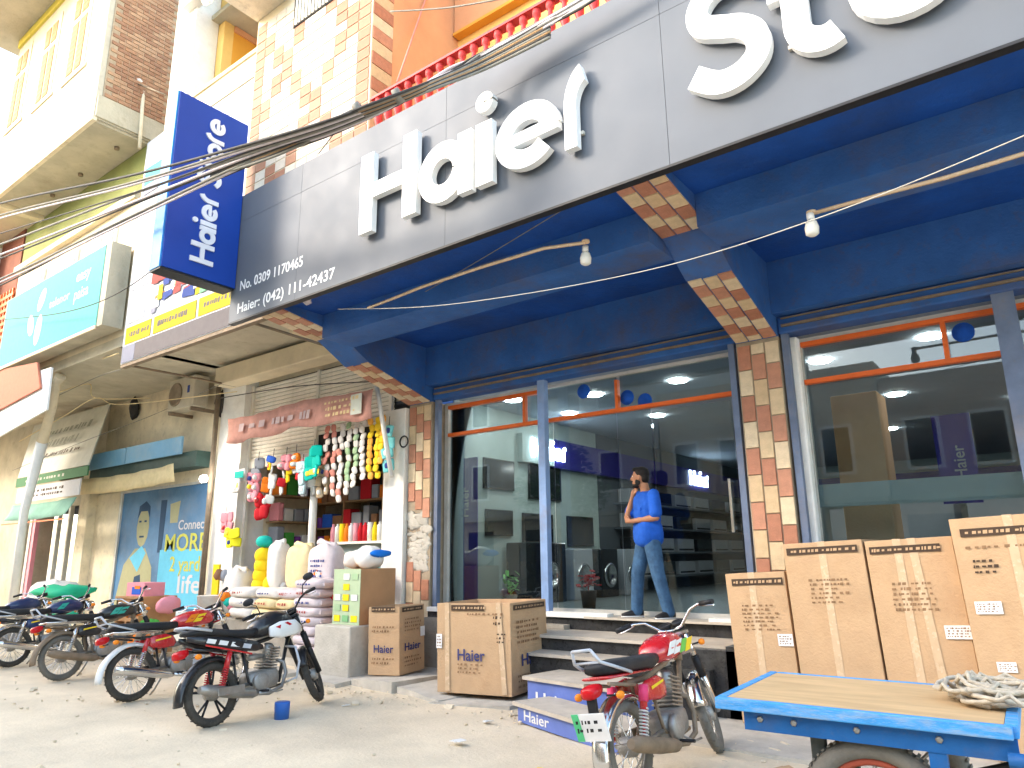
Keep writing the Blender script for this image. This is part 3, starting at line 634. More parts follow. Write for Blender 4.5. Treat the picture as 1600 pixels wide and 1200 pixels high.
for i in range(70):
    x = rr.uniform(-11.95, -8.8); z = rr.uniform(5.56, 6.6); w, h = rr.uniform(.1, .42), rr.uniform(.08, .34); m = rr.choice([m_bw, m_bw, m_br, m_bb, m_by, m_bo, m_bw, m_bgr, m_br, m_bg]); d = .0002*i
    o = MB().add([(x, 5.450-d, z), (x+w, 5.450-d, z+rr.uniform(-.04, .06)), (x+w*.95, 5.450-d, z+h), (x+w*.05, 5.450-d, z+h*rr.uniform(.8, 1))], [(0, 1, 2, 3)]).build('product_print', m, bb)
MB().tube([(-12.62, 5.6, 4.86), (-12.66, 7.78, 4.88)], .022, 6).build('strut', m_rust, bb); MB().tube([(-8.9, 5.6, 4.85), (-8.8, 7.7, 4.75)], .022, 6).build('strut', m_rust, bb)

# ================================================================ GROCERY BUILDING
gro = thing('grocery_building', 'two storey grocery building with orange balcony and steel shutter', 'building')
B('party_pier', m_white_p, gro, (-13.15, -12.35, 7.7, 8.3, -.1, 5.0)); B('pier', m_white_p, gro, (-8.36, -7.90, 7.70, 8.3, -.1, 3.80), bevel=.01)
B('upper_front', m_beige, gro, (-12.95, -8.06, 7.75, 8.2, 5.25, 9.2)); B('shutter_box', m_cream, gro, (-12.9, -8.95, 7.35, 7.74, 4.86, 5.22), bevel=.02)
B('ground_lintel', m_beige, gro, (-12.3, -8.05, 7.95, 8.2, 4.0, 5.24))
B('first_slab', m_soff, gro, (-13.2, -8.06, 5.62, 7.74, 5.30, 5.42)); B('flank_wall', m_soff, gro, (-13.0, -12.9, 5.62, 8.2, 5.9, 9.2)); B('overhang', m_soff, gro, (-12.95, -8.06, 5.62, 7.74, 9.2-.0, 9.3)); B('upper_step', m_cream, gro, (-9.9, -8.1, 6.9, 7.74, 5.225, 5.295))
sh = B('shutter', m_dark, gro, (-12.3, -8.37, 7.90, 7.93, 3.30, 4.85))
sl_me = MB().add([(0, 0, 0), (1.93, 0, 0), (1.93, -.02, .02), (0, -.02, .02), (1.93, -.02, .055), (0, -.02, .055), (1.93, 0, .07), (0, 0, .07)], [(0, 1, 2, 3), (3, 2, 4, 5), (5, 4, 6, 7)]).mesh('slat', m_shut)
for half, x in enumerate((-12.28, -10.28)):
    for k in range(20):
        z = 3.36+k*.074
        if half and z < 3.6: continue
        link_mesh('slat', sl_me, sh, (x, 7.898, z))
B('guide_rail', m_shut, sh, (-12.36, -12.28, 7.84, 7.90, .75, 4.85), (-10.33, -10.27, 7.84, 7.90, 3.3, 4.85), (-8.44, -8.37, 7.84, 7.90, .75, 4.85)); B('bottom_bar', m_shut, sh, (-12.28, -10.33, 7.86, 7.90, 3.22, 3.36))
MB().tube([(-10.12, 7.75, .69), (-10.12, 7.75, 3.35)], .065, 14).build('centre_post', m_white_p, gro)
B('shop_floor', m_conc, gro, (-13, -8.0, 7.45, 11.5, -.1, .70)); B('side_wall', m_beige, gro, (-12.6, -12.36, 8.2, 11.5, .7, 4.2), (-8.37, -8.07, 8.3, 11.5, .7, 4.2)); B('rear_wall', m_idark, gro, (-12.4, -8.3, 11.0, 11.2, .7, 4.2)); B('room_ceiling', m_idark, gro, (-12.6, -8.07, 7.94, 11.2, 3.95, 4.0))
# balcony level
B('white_column', m_white_p, gro, (-12.05, -11.32, 5.45, 5.9, 8.9, 14)); B('orange_column', m_yellow, gro, (-11.5, -11.12, 5.91, 6.1, 8.9, 14)); B('orange_side_wall', m_orng, gro, (-11.2, -11.12, 6.101, 8.6, 9.0, 11.4)); B('balcony_back_wall', m_orng, gro, (-11.04, -8.5, 8.5, 8.7, 9.0, 11.4)); B('balcony_ceiling', m_soff, gro, (-11.95, -8.5, 5.75, 8.7, 11.4, 11.5)); B('skirting_line', m_peach, gro, (-11.119, -11.08, 6.101, 8.49, 11.27, 11.39))
B('parapet', m_cream, gro, (-11.31, -8.49, 5.45, 5.58, 9.21, 9.45), (-11.31, -8.49, 5.42, 5.61, 9.451, 9.52), (-11.31, -8.49, 5.43, 5.6, 9.0, 9.2)); B('eave', m_white_p, gro, (-11.6, -8.49, 5.3, 5.5, 11.5, 13.5))
b = MB(); 
b.blob((-10.65, 5.38, 11.55), (.8, .1, .75), 16, 8, 2.4, .04, 4); b.build('scalloped_trim', m_white_p, gro)
b = MB(); b.blob((-8.95, 5.36, 10.95), (.7, .1, .95), 16, 8, 2.4, .04, 5); b.build('scalloped_trim', m_white_p, gro)
# banner and arm
bn = thing('awning_banner', 'faded pink and red cloth banner slung under the shutter', 'banner')
m_cloth = mat('faded_pink_cloth', (.56, .29, .24), .85, .18, 5, .3, 40, dirt=.4, dcol=(.4, .22, .18), dscale=3)
b = MB(); n = 24; vs = []
for j in range(4):
    for i in range(n+1):
        x = -12.05+i*(3.95/n); z = 4.07-.15*j-.03*math.sin(i*.9)*(j/3)-.03*math.sin(i*.35); vs.append((x, 7.2+.03*math.sin(i*1.7+j), z))
b.add(vs, [(j*(n+1)+i, j*(n+1)+i+1, (j+1)*(n+1)+i+1, (j+1)*(n+1)+i) for j in range(3) for i in range(n)], True); o = b.build('cloth', m_cloth, bn); sm = o.modifiers.new('thickness', 'SOLIDIFY'); sm.thickness = .006
scribble(bn, (-11.7, 7.16, 3.72), (1, 0, 0), (0, 0, 1), 2.3, .24, 1, pl('banner_letter', (.55, .42, .42)), 5, 'printed_word', .07); scribble(bn, (-9.2, 7.15, 3.7), (1, 0, 0), (0, 0, 1), .8, .3, 3, pl('banner_small_print', (.7, .55, .3)), 6, 'printed_word', .03); B('tick_panel', pl('banner_panel', (.6, .62, .55)), bn, (-8.55, -8.3, 7.15, 7.155, 3.68, 4.0))
MB().tube([at(588, 600, 1, 7.3), at(612, 745, 1, 7.4)], .035, 8).build('awning_arm', m_white_p, bn)
rg = MB().torus(at(631, 690, 1, 7.66), (0, 1, 0), .085, .012, 24, 6); tag(rg.build('cable_ring', m_black), 'round dark cable ring on the white pier', 'cable ring')

# grocery stock -----------------------------------------------------
shelfo = thing('stock_shelves', 'dark wooden stock shelves at the back of the grocery', 'shelves')
for z in (1.1, 1.6, 2.1, 2.6, 3.1): B('shelf_board', m_wood, shelfo, (-12.3, -8.4, 9.3, 9.7, z, z+.03))
for x in (-12.3, -11.2, -10.1, -9.0, -8.42): B('upright', m_wood, shelfo, (x, x+.04, 9.28, 9.7, .7, 3.5))
packs = [pl('pack_'+n, c) for n, c in (('red', (.55, .02, .03)), ('orange', (.85, .22, .02)), ('yellow', (.85, .6, .02)), ('green', (.07, .35, .06)), ('white', (.7, .7, .68)), ('blue', (.03, .12, .55)), ('purple', (.2, .06, .3)), ('grey', (.3, .32, .36)), ('brown', (.25, .13, .07)), ('teal', (.02, .45, .38)), ('pink', (.75, .3, .35)))]
rr = random.Random(21)
for zi, z in enumerate((1.13, 1.63, 2.13, 2.63)):
    x = -12.2
    while x < -8.6:
        w = rr.uniform(.12, .3); h = rr.uniform(.18, .38); m = packs[[0, 1, 7, 5, 6, 3, 1, 8, 4, 7, 2, 8][rr.randrange(12)]]
        cnt = rr.randint(1, 2)
        cnt_ = cnt_+1 if 'cnt_' in dir() and last_ == z else 1; last_ = z; tag(B('goods_packet', m, None, (x, x+w, 9.26, 9.5, z, z+h), bevel=.012), '%s packet, %s from the left on the %s back shelf of the grocery' % (m.name.split('.')[0].replace('pack_', ''), ORD[cnt_-1], ('lowest', 'second', 'third', 'top')[zi]), 'packet', 'packets on the grocery back shelves')
        x += w+rr.uniform(.01, .07)
m_foil = [pl('sachet_white', (.74, .70, .66)), pl('sachet_redwhite', (.62, .25, .2)), pl('sachet_yellow', (.85, .58, .03)), pl('sachet_orange', (.86, .42, .08)), pl('sachet_green', (.35, .5, .3))]
def sachet_strip(x, y, ztop, n, ms, lab, w=.13, h=.12, group=None):
    t = thing('sachet_strip', lab, 'sachet strip', group=group); rr = random.Random(int(x*100)); M0 = None
    for k in range(n):
        z = ztop-k*h*.85; M = Matrix.Rotation(rr.uniform(-.25, .25), 3, 'Y') @ Matrix.Rotation(rr.uniform(-.35, .35), 3, 'X')
        MB().blob((x+rr.uniform(-.015, .015), y+rr.uniform(-.03, .03), z), (w, .035, h), 10, 5, 3, 0, 0, M).build('sachet', rr.choice(ms), t)
for i, (px, top, n, ms) in enumerate([(512, 680, 9, (1, 0)), (522, 678, 11, (0, 1)), (534, 676, 12, (0, 0, 1)), (546, 674, 11, (0, 4)), (557, 672, 10, (0, 4, 0)), (568, 670, 9, (0,)), (580, 668, 9, (3, 2)), (590, 666, 9, (2, 2)), (599, 665, 7, (2, 3))]):
    p = at(px, top, 1, 7.5); sachet_strip(p.x, 7.5, 3.62, n, [m_foil[q] for q in ms], 'hanging strip of %s sachets, %s' % (['red and white', 'white and red', 'white', 'white and green', 'pale green edged', 'plain white', 'orange and yellow', 'bright yellow', 'short yellow'][i], ['leftmost by the brown cloth', 'second from the left', 'longest of the strips', 'left of the green edged one', 'in the middle of the doorway', 'left of the orange one', 'left of the bright yellow one', 'beside the awning arm', 'right behind the awning arm'][i]), .12, .125)
def bag(px, py, Y, w, h, m, name, lab, cat, d=.09, e=4.2, amp=.015, loop=True, rot=0):
    p = at(px, py, 1, Y); t = thing(name, lab, cat)
    rq = random.Random(int(px*3+py)); n1 = max(1, round(w/.17)); n2 = max(1, round(h/.17))
    for a in range(n1):
        for c in range(n2):
            q = p+Vector(((a-(n1-1)/2)*w/n1+rq.uniform(-.02, .02), rq.uniform(-.05, .05), (c-(n2-1)/2)*h/n2+rq.uniform(-.02, .02)))
            M = Matrix.Rotation(rq.uniform(-.3, .3), 3, 'Y') @ Matrix.Rotation(rq.uniform(-.4, .4), 3, 'Z')
            MB().blob(q, (w/n1*rq.uniform(.95, 1.2), d*.45, h/n2*rq.uniform(.95, 1.25)), 14, 8, 5 if e > 3 else 3, .05, int(q.x*50), M).build('bag', m, t)
            if rq.random() < .6: MB().blob(q+Vector((0, -d*.2, 0)), (w/n1*.6, d*.4, h/n2*.5), 8, 6, 3.5, .03, 2, M).build('print_patch', rq.choice([m_yel, m_wht, m_redp, m_bb, m_wht]), t)
    MB().tube([p+Vector((0, 0, h/2-.02)), p+Vector((.01, 0, h/2+.14))], .006, 5).build('string', m_wire, t)
    return t
g = bag(490, 722, 7.45, .42, .5, pl('teal_pack', (.0, .45, .37)), 'hanging_pack', 'large teal packet hanging at the top of the white centre post', 'packet'); p = at(490, 735, 1, 7.37); B('print_patch', m_yel, g, (p.x-.13, p.x+.12, 7.38, 7.388, p.z-.06, p.z+.02))
g = bag(372, 752, 7.5, .34, .40, packs[4], 'hanging_pack', 'white and teal packet hanging on the left pier', 'packet'); p = at(372, 745, 1, 7.42); B('print_patch', packs[9], g, (p.x-.14, p.x+.14, 7.43, 7.438, p.z-.02, p.z+.1))
bag(352, 815, 7.5, .36, .34, packs[10], 'hanging_pack', 'pink and white packet hanging low on the left pier', 'packet'); bag(362, 840, 7.45, .38, .3, pl('lemon_pack', (.85, .8, .03)), 'hanging_pack', 'lemon yellow packet below the pink one', 'packet')
bag(412, 792, 7.6, .32, .42, packs[0], 'hanging_bag', 'bright red bag hanging in the doorway', 'bag', .22, 2.6, .06); bag(397, 762, 7.55, .3, .5, packs[10], 'hanging_bag', 'bunch of red and pink packets above the red bag', 'bag', .2, 2.2, .1)
bag(447, 722, 7.6, .3, .26, packs[10], 'hanging_bag', 'pink bag under the shutter bottom bar', 'bag', .2, 2, .1); bag(462, 720, 7.6, .22, .3, packs[1], 'hanging_bag', 'orange bag under the shutter bottom bar', 'bag', .2, 2, .1); bag(427, 718, 7.6, .2, .12, packs[5], 'hanging_bag', 'small blue bag under the shutter bottom bar', 'bag', .15, 2, .1)
bag(418, 729, 7.6, .16, .14, packs[2], 'hanging_bag', 'small yellow bag below the blue one', 'bag', .1, 2, .1)
bag(472, 748, 7.5, .24, .55, pl('pale_blue_pack', (.45, .6, .66)), 'hanging_pack', 'pale blue long packet left of the white centre post', 'packet'); bag(503, 745, 7.6, .26, .62, pl('tan_cloth', (.42, .33, .22)), 'hanging_cloth', 'tan cloth bag right of the white centre post', 'bag', .1); bag(403, 732, 7.6, .22, .34, packs[7], 'hanging_pack', 'grey blue packets at the left end of the doorway', 'packet')
bag(607, 700, 7.5, .18, .7, pl('aqua_pack', (.2, .6, .62)), 'hanging_pack', 'aqua packets hanging behind the awning arm', 'packet')
yb = thing('ball_string', 'string of yellow orange balls hanging down to the sacks', 'ball string')
for k, (px, py) in enumerate([(412, 868), (411, 884), (409, 899), (407, 914), (425, 912), (405, 925)]): MB().blob(at(px, py, 1, 7.3), (.30, .28, .27), 14, 9).build('ball', packs[2], yb)
MB().blob(at(413, 846, 1, 7.3), (.30, .25, .2), 12, 8).build('green_cap', packs[9], yb)
rr = random.Random(77); q_ = 0
for px in range(392, 500, 12):
    py = 735-(px-392)*.30; q_ += 1; w = rr.uniform(.12, .2); nmz = rr.choice([0, 1, 2, 4, 4, 10, 7, 5]); p = at(px, py+rr.uniform(6, 26), 1, 7.62)
    t = thing('hanging_pack', '%s small packet, %s from the left of those dangling under the shutter bar' % (packs[nmz].name.split('.')[0].replace('pack_', ''), ORD[q_-1]), 'packet', group='small packets dangling under the shutter bar')
    for k in range(rr.randint(2, 5)): MB().blob(p+Vector((rr.uniform(-.05, .05), rr.uniform(-.05, .05), -k*.13)), (w, .035, .15), 12, 6, 5, .05, k, Matrix.Rotation(rr.uniform(-.4, .4), 3, 'Y') @ Matrix.Rotation(rr.uniform(-.6, .6), 3, 'Z')).build('packet', packs[nmz] if k % 2 else rr.choice([packs[4], packs[nmz], packs[10]]), t)
for k, (px, py, Y, w, h, mi, lb) in enumerate([(352, 905, 7.2, .3, .35, 4, 'white bundle low by the left pier'), (352, 935, 7.0, .34, .3, 10, 'pink bundle near the bucket'), (385, 905, 7.35, .3, .25, 1, 'orange bundle above the open white sack'), (448, 905, 7.4, .28, .3, 0, 'red bundle between the upright sacks'), (470, 890, 7.45, .22, .4, 10, 'pink pack behind the cream upright sack'), (508, 905, 7.2, .3, .3, 4, 'white pack right of the lilac upright sack'), (515, 930, 7.0, .25, .3, 0, 'red pack beside the snack carton'), (590, 900, 7.5, .25, .35, 10, 'pink pack right behind the snack carton')]):
    t = thing('goods_bundle', lb, 'bundle'); rq = random.Random(k)
    for q in range(5): MB().blob(at(px, py, 1, Y)+Vector((rq.uniform(-w, w)*.4, rq.uniform(-.08, .08), rq.uniform(-h, h)*.35)), (w*.55, .16, h*.5), 12, 8, 2.8, .08, q, Matrix.Rotation(rq.uniform(-.6, .6), 3, 'Y')).build('pack', packs[mi] if q % 2 == 0 else rq.choice(packs), t)
# counter goods
cn = thing('shop_counter', 'grey counter shelf in the grocery doorway', 'counter'); B('counter_front', m_iwall, cn, (-9.9, -8.4, 8.0, 8.05, .7, 1.75)); B('counter_top', m_shut, cn, (-9.95, -8.38, 7.85, 8.4, 1.752, 1.79))
for k in range(13):
    x = -9.85+k*.115; m = [packs[10], packs[4], packs[2], packs[1], packs[4], packs[10], packs[0], packs[0], packs[4], packs[2], packs[4], packs[4], packs[2]][k]
    tag(MB().lathe((x, 7.98, 1.79), (0, 0, 1), [(0, .045), (.2+.05*(k % 3), .045), (.27, .02), (.3, .02)], 10).build('goods_jar', m), '%s small upright packet, %s from the left on the grey counter' % (m.name.split('.')[0].replace('pack_', ''), ORD[k]), 'packet', 'packets lined up on the grey counter')
# sacks -------------------------------------------------------------
pl_b = B('concrete_bench', m_conc, None, (-12.2, -8.3, 6.95, 7.44, -.05, .60), bevel=.02); tag(pl_b, 'low concrete bench under the sacks in front of the grocery', 'bench')
plinth = B('concrete_plinth', m_conc_l, None, (-8.22, -7.50, 6.42, 7.3, -.05, .66), bevel=.02); tag(plinth, 'tall square concrete plinth left of the small carton', 'plinth')
low = B('concrete_block', m_conc_l, None, (-9.05, -8.5, 6.75, 7.1, -.05, .2), bevel=.02); tag(low, 'small concrete block under the lilac sack stack', 'block')
def sack(c, d, m, lab, rz=0, group=None, stripe=None, seed=0, up=False):
    t = thing('sack', lab, 'sack', group=group); M = Matrix.Rotation(rz, 3, 'Z')
    MB().blob(c, d, 30, 18, 3.4, .035, seed, M).build('bag_body', m, t)
    if not up or stripe: scribble(t, Vector(c)+M @ Vector((-d[0]*.28, -d[1]*.5, -d[2]*.2)), M @ Vector((1, 0, 0)), (0, 0, 1), d[0]*.5, d[2]*.4, 1 if not up else 4, m_bb if seed % 2 else m_br, seed, 'sack_print', .015, .004)
    if up:
        b = MB(); b.T = Matrix.Translation(Vector(c)+Vector((0, 0, d[2]/2-.02))) @ Matrix.Rotation(.2*math.sin(seed), 4, 'Y'); b.loft([(-d[0]*.36, 0, .0, .03, .035), (-d[0]*.3, .01, .02, .035, .05), (0, -.01, .01, .03, .045), (d[0]*.3, .01, .025, .035, .05), (d[0]*.37, 0, .0, .02, .03)], 10, 3); b.build('tied_top', m, t)
    else:
        b = MB(); b.T = Matrix.Translation(c) @ M.to_4x4(); b.box(d[0]*.49, d[0]*.54, -d[1]*.36, d[1]*.36, -.02, .02); b.build('seam', m, t)
    if stripe: MB().blob(Vector(c)+M @ Vector((0, -.004, -d[2]*.1)), (d[0]*.6, d[1]*1.012, d[2]*.35), 16, 8, 3.2, .02, seed, M).build('printed_label', stripe, t)
    return t
ords = ['bottom', 'second from bottom', 'third from bottom', 'middle', 'fifth', 'third from top', 'second from top', 'topmost']
for k in range(8): sack(Vector((-8.86+.02*math.sin(k*2), 6.92, .27+k*.128)), (.62, .46, .15), m_sackl, 'lilac flour sack, %s in the tall stack on the small block' % ords[k], R(4*math.sin(k*3)), 'lilac flour sacks in a stack', None, k)
for k, (x, z, m, s) in enumerate([(-10.75, .70, m_sackw, 'left bottom'), (-10.75, .86, m_sackw, 'left middle'), (-10.72, 1.01, m_sackw, 'left top'), (-10.1, .70, m_sackc, 'right bottom'), (-10.08, .86, m_sackc, 'right middle'), (-9.5, .70, m_sackw, 'far right bottom'), (-9.5, .86, m_sackc, 'far right second'), (-10.02, 1.01, m_sackw, 'right top'), (-9.45, 1.01, m_sackl, 'far right top')]):
    sack(Vector((x, 7.08, z)), (.66, .5, .17), m, '%s sack lying on the concrete bench, %s' % ({m_sackw: 'white', m_sackc: 'cream', m_sackl: 'lilac'}[m], s), R(5*math.sin(k)), 'sacks lying on the bench', None, 20+k)
sack(Vector((-10.35, 7.3, 1.42)), (.36, .3, .75), m_sackw, 'tall narrow white sack standing upright behind the lying sacks', 0, None, None, 31, True)
sack(Vector((-9.72, 7.3, 1.38)), (.62, .34, .72), m_sackc, 'upright cream sack in front of the white post', 0, None, None, 32, True)
sack(Vector((-9.08, 7.25, 1.38)), (.62, .34, .74), m_sackl, 'upright lilac printed sack with orange patch', 0, None, packs[1], 33, True)
sack(Vector((-11.35, 7.25, 1.0)), (.5, .42, .75), m_sackw, 'open white sack at the left end of the bench', 0, None, None, 34, True)
tag(MB().lathe((-11.75, 7.0, .6), (0, 0, 1), [(0, .2), (.33, .24), (.34, .25), (.33, .22), (.2, 0)], 20).build('bucket', m_sackw), 'white bucket at the left end of the concrete bench', 'bucket')
tag(B('yellow_panel', packs[2], None, (-12.3, -12.1, 7.3, 7.33, .75, 1.45)), 'narrow yellow board leaning by the left pier', 'board')
gcart = thing('snack_carton', 'tall green printed snack carton standing on the plinth', 'carton'); B('carton_body', m_card2, gcart, (-8.1, -7.56, 6.62, 7.25, .662, 1.38)); B('green_print', pl('snack_green', (.42, .52, .34)), gcart, (-8.1, -7.56, 6.612, 6.619, .662, 1.38)); rr = random.Random(5)
for i in range(24): x, z = -8.06+rr.randrange(3)*.17, .70+rr.randrange(5)*.135; B('packet_print', rr.choice([packs[4], packs[2], pl('leaf', (.2, .42, .2)), m_foil[4]]), gcart, (x, x+.12, 6.606-.0002*i, 6.611, z, z+.08))
for i, (x, z, w, h, m, lab) in enumerate([(-7.98, 1.5, .34, .24, m_sackw, 'white plastic bag on the left of the snack carton'), (-7.72, 1.53, .42, .30, m_wht, 'big crumpled white plastic bag on the snack carton'), (-7.5, 1.58, .12, .1, pl('blue_knot', (.02, .2, .75)), 'small blue bag knot at the edge of the white bags')]):
    tag(MB().blob((x, 6.9, z), (w, .36, h), 18, 12, 2.2, .07, i+3).build('plastic_bag', m), lab, 'bag')

rr = random.Random(31)
for zi, z in enumerate((.75, 1.25, 1.75, 2.25, 2.75)):
    B('shelf_board', m_wood, shelfo, (-12.35, -11.95, 8.35, 9.25, z-.035, z-.005)); y = 8.38; q = 0
    while y < 9.0:
        w = rr.uniform(.12, .24); h = rr.uniform(.2, .4); m = packs[rr.choice([0, 3, 6, 7, 7, 1, 4, 10, 3])]; q += 1
        tag(B('goods_packet', m, None, (-12.3, -12.0, y, y+w, z, z+h), bevel=.02), '%s packet, %s from the doorway on the %s side shelf of the grocery' % (m.name.split('.')[0].replace('pack_', ''), ORD[q-1], ('lowest', 'second', 'third', 'fourth', 'top')[zi]), 'packet', 'packets on the grocery side shelves'); y += w+.03
# ================================================================ MOBILE SHOP BUILDING
mob = thing('beige_building', 'beige building with box bay, brick side and mobile shop below', 'building')
B('ground_wall', m_beige, mob, (-18.4, -13.16, 7.82, 8.3, 3.1, 5.3), (-18.45, -17.3, 7.8, 8.3, -.1, 3.09), (-13.4, -13.16, 7.8, 8.3, -.1, 3.09))
B('pier', m_beige, mob, (-18.9, -18.45, 7.6, 8.3, -.1, 5.29), bevel=.02)
MB().tube([(-13.15, 7.6, 0), (-13.15, 7.6, 5.2)], .05, 8).build('drain_pipe', m_rust, mob)
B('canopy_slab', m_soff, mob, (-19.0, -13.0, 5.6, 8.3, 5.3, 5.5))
B('upper_wall', m_green, mob, (-18.9, -13.0, 5.62, 5.9, 8.4, 9.38)); upw = B('window_wall', m_cream, mob, (-18.9, -13.0, 5.6, 5.9, 5.5, 8.399))
for k, x in enumerate((-18.3, -16.6, -14.9)):
    w = B('window', m_white_p, mob, (x, x+1.1, 5.56, 5.599, 5.9, 7.9)); 
    for q in range(2): B('shutter_leaf', m_tape, w, (x+.1+q*.5, x+.5+q*.5, 5.545, 5.559, 6.0, 7.2)); B('shutter_leaf', m_tape, w, (x+.1+q*.5, x+.5+q*.5, 5.545, 5.559, 7.3, 7.8))
B('window_ledge', m_cream, mob, (-18.9, -13.0, 5.48, 5.599, 8.2, 8.33))
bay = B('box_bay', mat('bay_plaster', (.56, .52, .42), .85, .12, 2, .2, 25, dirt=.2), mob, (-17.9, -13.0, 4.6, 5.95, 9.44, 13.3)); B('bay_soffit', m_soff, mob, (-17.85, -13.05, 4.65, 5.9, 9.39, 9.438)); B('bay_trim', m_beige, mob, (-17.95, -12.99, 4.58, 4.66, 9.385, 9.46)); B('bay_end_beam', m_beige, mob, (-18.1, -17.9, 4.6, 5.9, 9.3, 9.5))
B('bay_cornice', pl('yellow_cornice', (.7, .6, .12)), mob, (-17.9, -13.0, 4.55, 5.9, 13.301, 13.5)); B('roof_overhang', m_soff, mob, (-18.5, -12.9, 3.6, 5.9, 13.501, 13.7)); B('roof_edge', m_white_p, mob, (-18.5, -12.9, 3.5, 3.599, 13.4, 15))
sides = B('brick_side', m_mortar, mob, (-12.999, -12.975, 4.7, 5.95, 9.9, 13.3)); B('side_band', m_soff, mob, (-12.999, -12.95, 4.62, 5.95, 9.46, 9.899))
bk = [MB().box(0, .014, .006, .232, .004, .072).mesh('brick', m_brick[k]) for k in range(3)]; rr = random.Random(3)
for r_i in range(41):
    z = 9.92+r_i*.082
    for c in range(-1, 6):
        y = 4.72+c*.24+(.12 if r_i % 2 else 0)
        if y < 4.69 or y+.23 > 5.95: continue
        link_mesh('brick', bk[rr.randrange(3)], sides, (-12.974+rr.uniform(-.004, .003), y, z))
for k in range(3): x = (-16.6, -15.2, -13.6)[k]; MB().lathe((x, 5.3, 9.39), (0, 0, -1), [(0, .05), (.05, .05), (.06, .03)], 8).build('soffit_hook', m_rust, mob)
for sx, ex in (((5.5, 213), (34, 190)), ((49.5, 177), (82, 150)), ((96, 137), (135, 104))):
    a, c = at(*sx, 1, 4.6), at(*ex, 1, 4.6); z = (a.z+c.z)/2; w = c.x-a.x
    s = B('window', m_cream, mob, (a.x, c.x, 4.57, 4.599, z, z+.07), (a.x+.12, c.x-.12, 4.585, 4.599, z+.08, z+2.1))
    for q in range(2):
        xa = a.x+.2+q*(w-.4)*.5
        for z0, z1 in ((z+.15, z+1.35), (z+1.5, z+1.95)):
            B('shutter_leaf', m_wood, s, (xa, xa+(w-.4)*.38, 4.572, 4.584, z0, z1))
            B('louvre', m_rust, s, *[(xa+.04, xa+(w-.4)*.38-.04, 4.567, 4.571, z0+.06+j*.12, z0+.09+j*.12) for j in range(int((z1-z0-.1)/.12))])
# shop level
aw = thing('blue_fascia', 'light blue shutter fascia above the mobile shop', 'fascia')
m_lb = mat('light_blue_paint', (.16, .38, .58), .6, .1, 4, .1, 30, dirt=.3, dcol=(.35, .35, .3), dscale=2)
B('fascia_board', m_lb, aw, (-18.3, -16.3, 7.35, 7.4, 3.62, 3.98), (-16.26, -13.95, 7.35, 7.4, 3.62, 3.98)); B('shutter_drum', mat('dark_green_steel', (.05, .09, .08), .6, .2, 5), aw, (-18.2, -13.5, 7.45, 7.8, 3.35, 3.66))
cl = thing('cream_valance', 'cream cloth valance hanging under the blue fascia', 'cloth'); b = MB(); n = 30; vs = []
for j in range(4):
    for i in range(n+1): x = -18.3+i*(4.3/n); vs.append((x, 7.3+.04*math.sin(i*.8+j*.6), 3.42-.12*j-.05*math.sin(i/n*3.14)))
b.add(vs, [(j*(n+1)+i, j*(n+1)+i+1, (j+1)*(n+1)+i+1, (j+1)*(n+1)+i) for j in range(3) for i in range(n)], True); o = b.build('cloth', m_sackc, cl); o.modifiers.new('thickness', 'SOLIDIFY').thickness = .006
o = MB().blob(at(318, 748, 1, 7.3), (.2, .12, .14), 12, 8); tag(o.build('shop_lamp', m_lamp), 'small lit lamp at the right end of the cream valance', 'lamp')
pw = thing('poster_window', 'shop window covered by a blue advertising poster with a man and yellow letters', 'poster')
m_pb = mat('poster_blue', (.08, .20, .36), .6, .35, .8, dirt=.3, dcol=(.25, .3, .33), dscale=1.5); m_pc = pl('poster_sky', (.14, .50, .68)); m_py = pl('poster_yellow', (.52, .52, .10)); m_pf = pl('poster_face', (.40, .38, .22)); m_pd = pl('poster_dark', (.03, .07, .13))
B('poster_sheet', m_pb, pw, (-17.2, -13.42, 7.84, 7.85, .55, 3.05)); B('window_frame', m_alu, pw, (-17.29, -17.2, 7.8, 7.86, .5, 3.1), (-13.42, -13.38, 7.8, 7.86, .5, 3.1), (-17.2, -13.42, 7.8, 7.86, 3.05, 3.1)); B('poster_sky_area', m_pc, pw, (-15.3, -13.43, 7.834, 7.839, .6, 1.75))
def flat(m, pts, d, nm, par): MB().prism(pts, lambda a, q, t: (a, 7.838-d-(.001 if t else 0), q)).build(nm, m, par)
flat(m_pf, [(-16.15+.27*math.cos(t/12*6.28), 2.25+.42*math.sin(t/12*6.28)) for t in range(12)], .001, 'printed_face', pw); flat(m_pd, [(-16.42, 2.45), (-16.38, 2.72), (-16.1, 2.82), (-15.9, 2.7), (-15.88, 2.45), (-15.98, 2.6), (-16.3, 2.6)], .0025, 'printed_hair', pw)
flat(m_pf, [(-17.1, .6), (-16.85, 1.45), (-16.4, 1.8), (-15.95, 1.8), (-15.6, 1.4), (-15.5, .6)], .0005, 'printed_jacket', pw); flat(m_pd, [(-16.4, .6), (-16.3, 1.2), (-16.05, 1.25), (-15.9, .6)], .0035, 'printed_vest', pw); flat(m_pc, [(-16.6, 1.6), (-16.2, 1.3), (-15.9, 1.7), (-16.1, 1.85)], .0045, 'printed_collar', pw)
for x0, x1, z in ((-16.33, -16.23, 2.36), (-16.1, -16.0, 2.36), (-16.26, -16.06, 2.03)): flat(m_pd, [(x0, z), (x1, z), (x1, z+.04), (x0, z+.04)], .004, 'printed_feature', pw)
flat(m_pd, [(-15.42, 1.7), (-15.25, 1.7), (-15.2, 2.8), (-15.45, 2.8)], .001, 'printed_edge', pw); flat(m_pf, [(-15.0, 2.3), (-14.7, 2.3), (-14.65, 2.75), (-15.05, 2.7)], .001, 'printed_hand', pw)
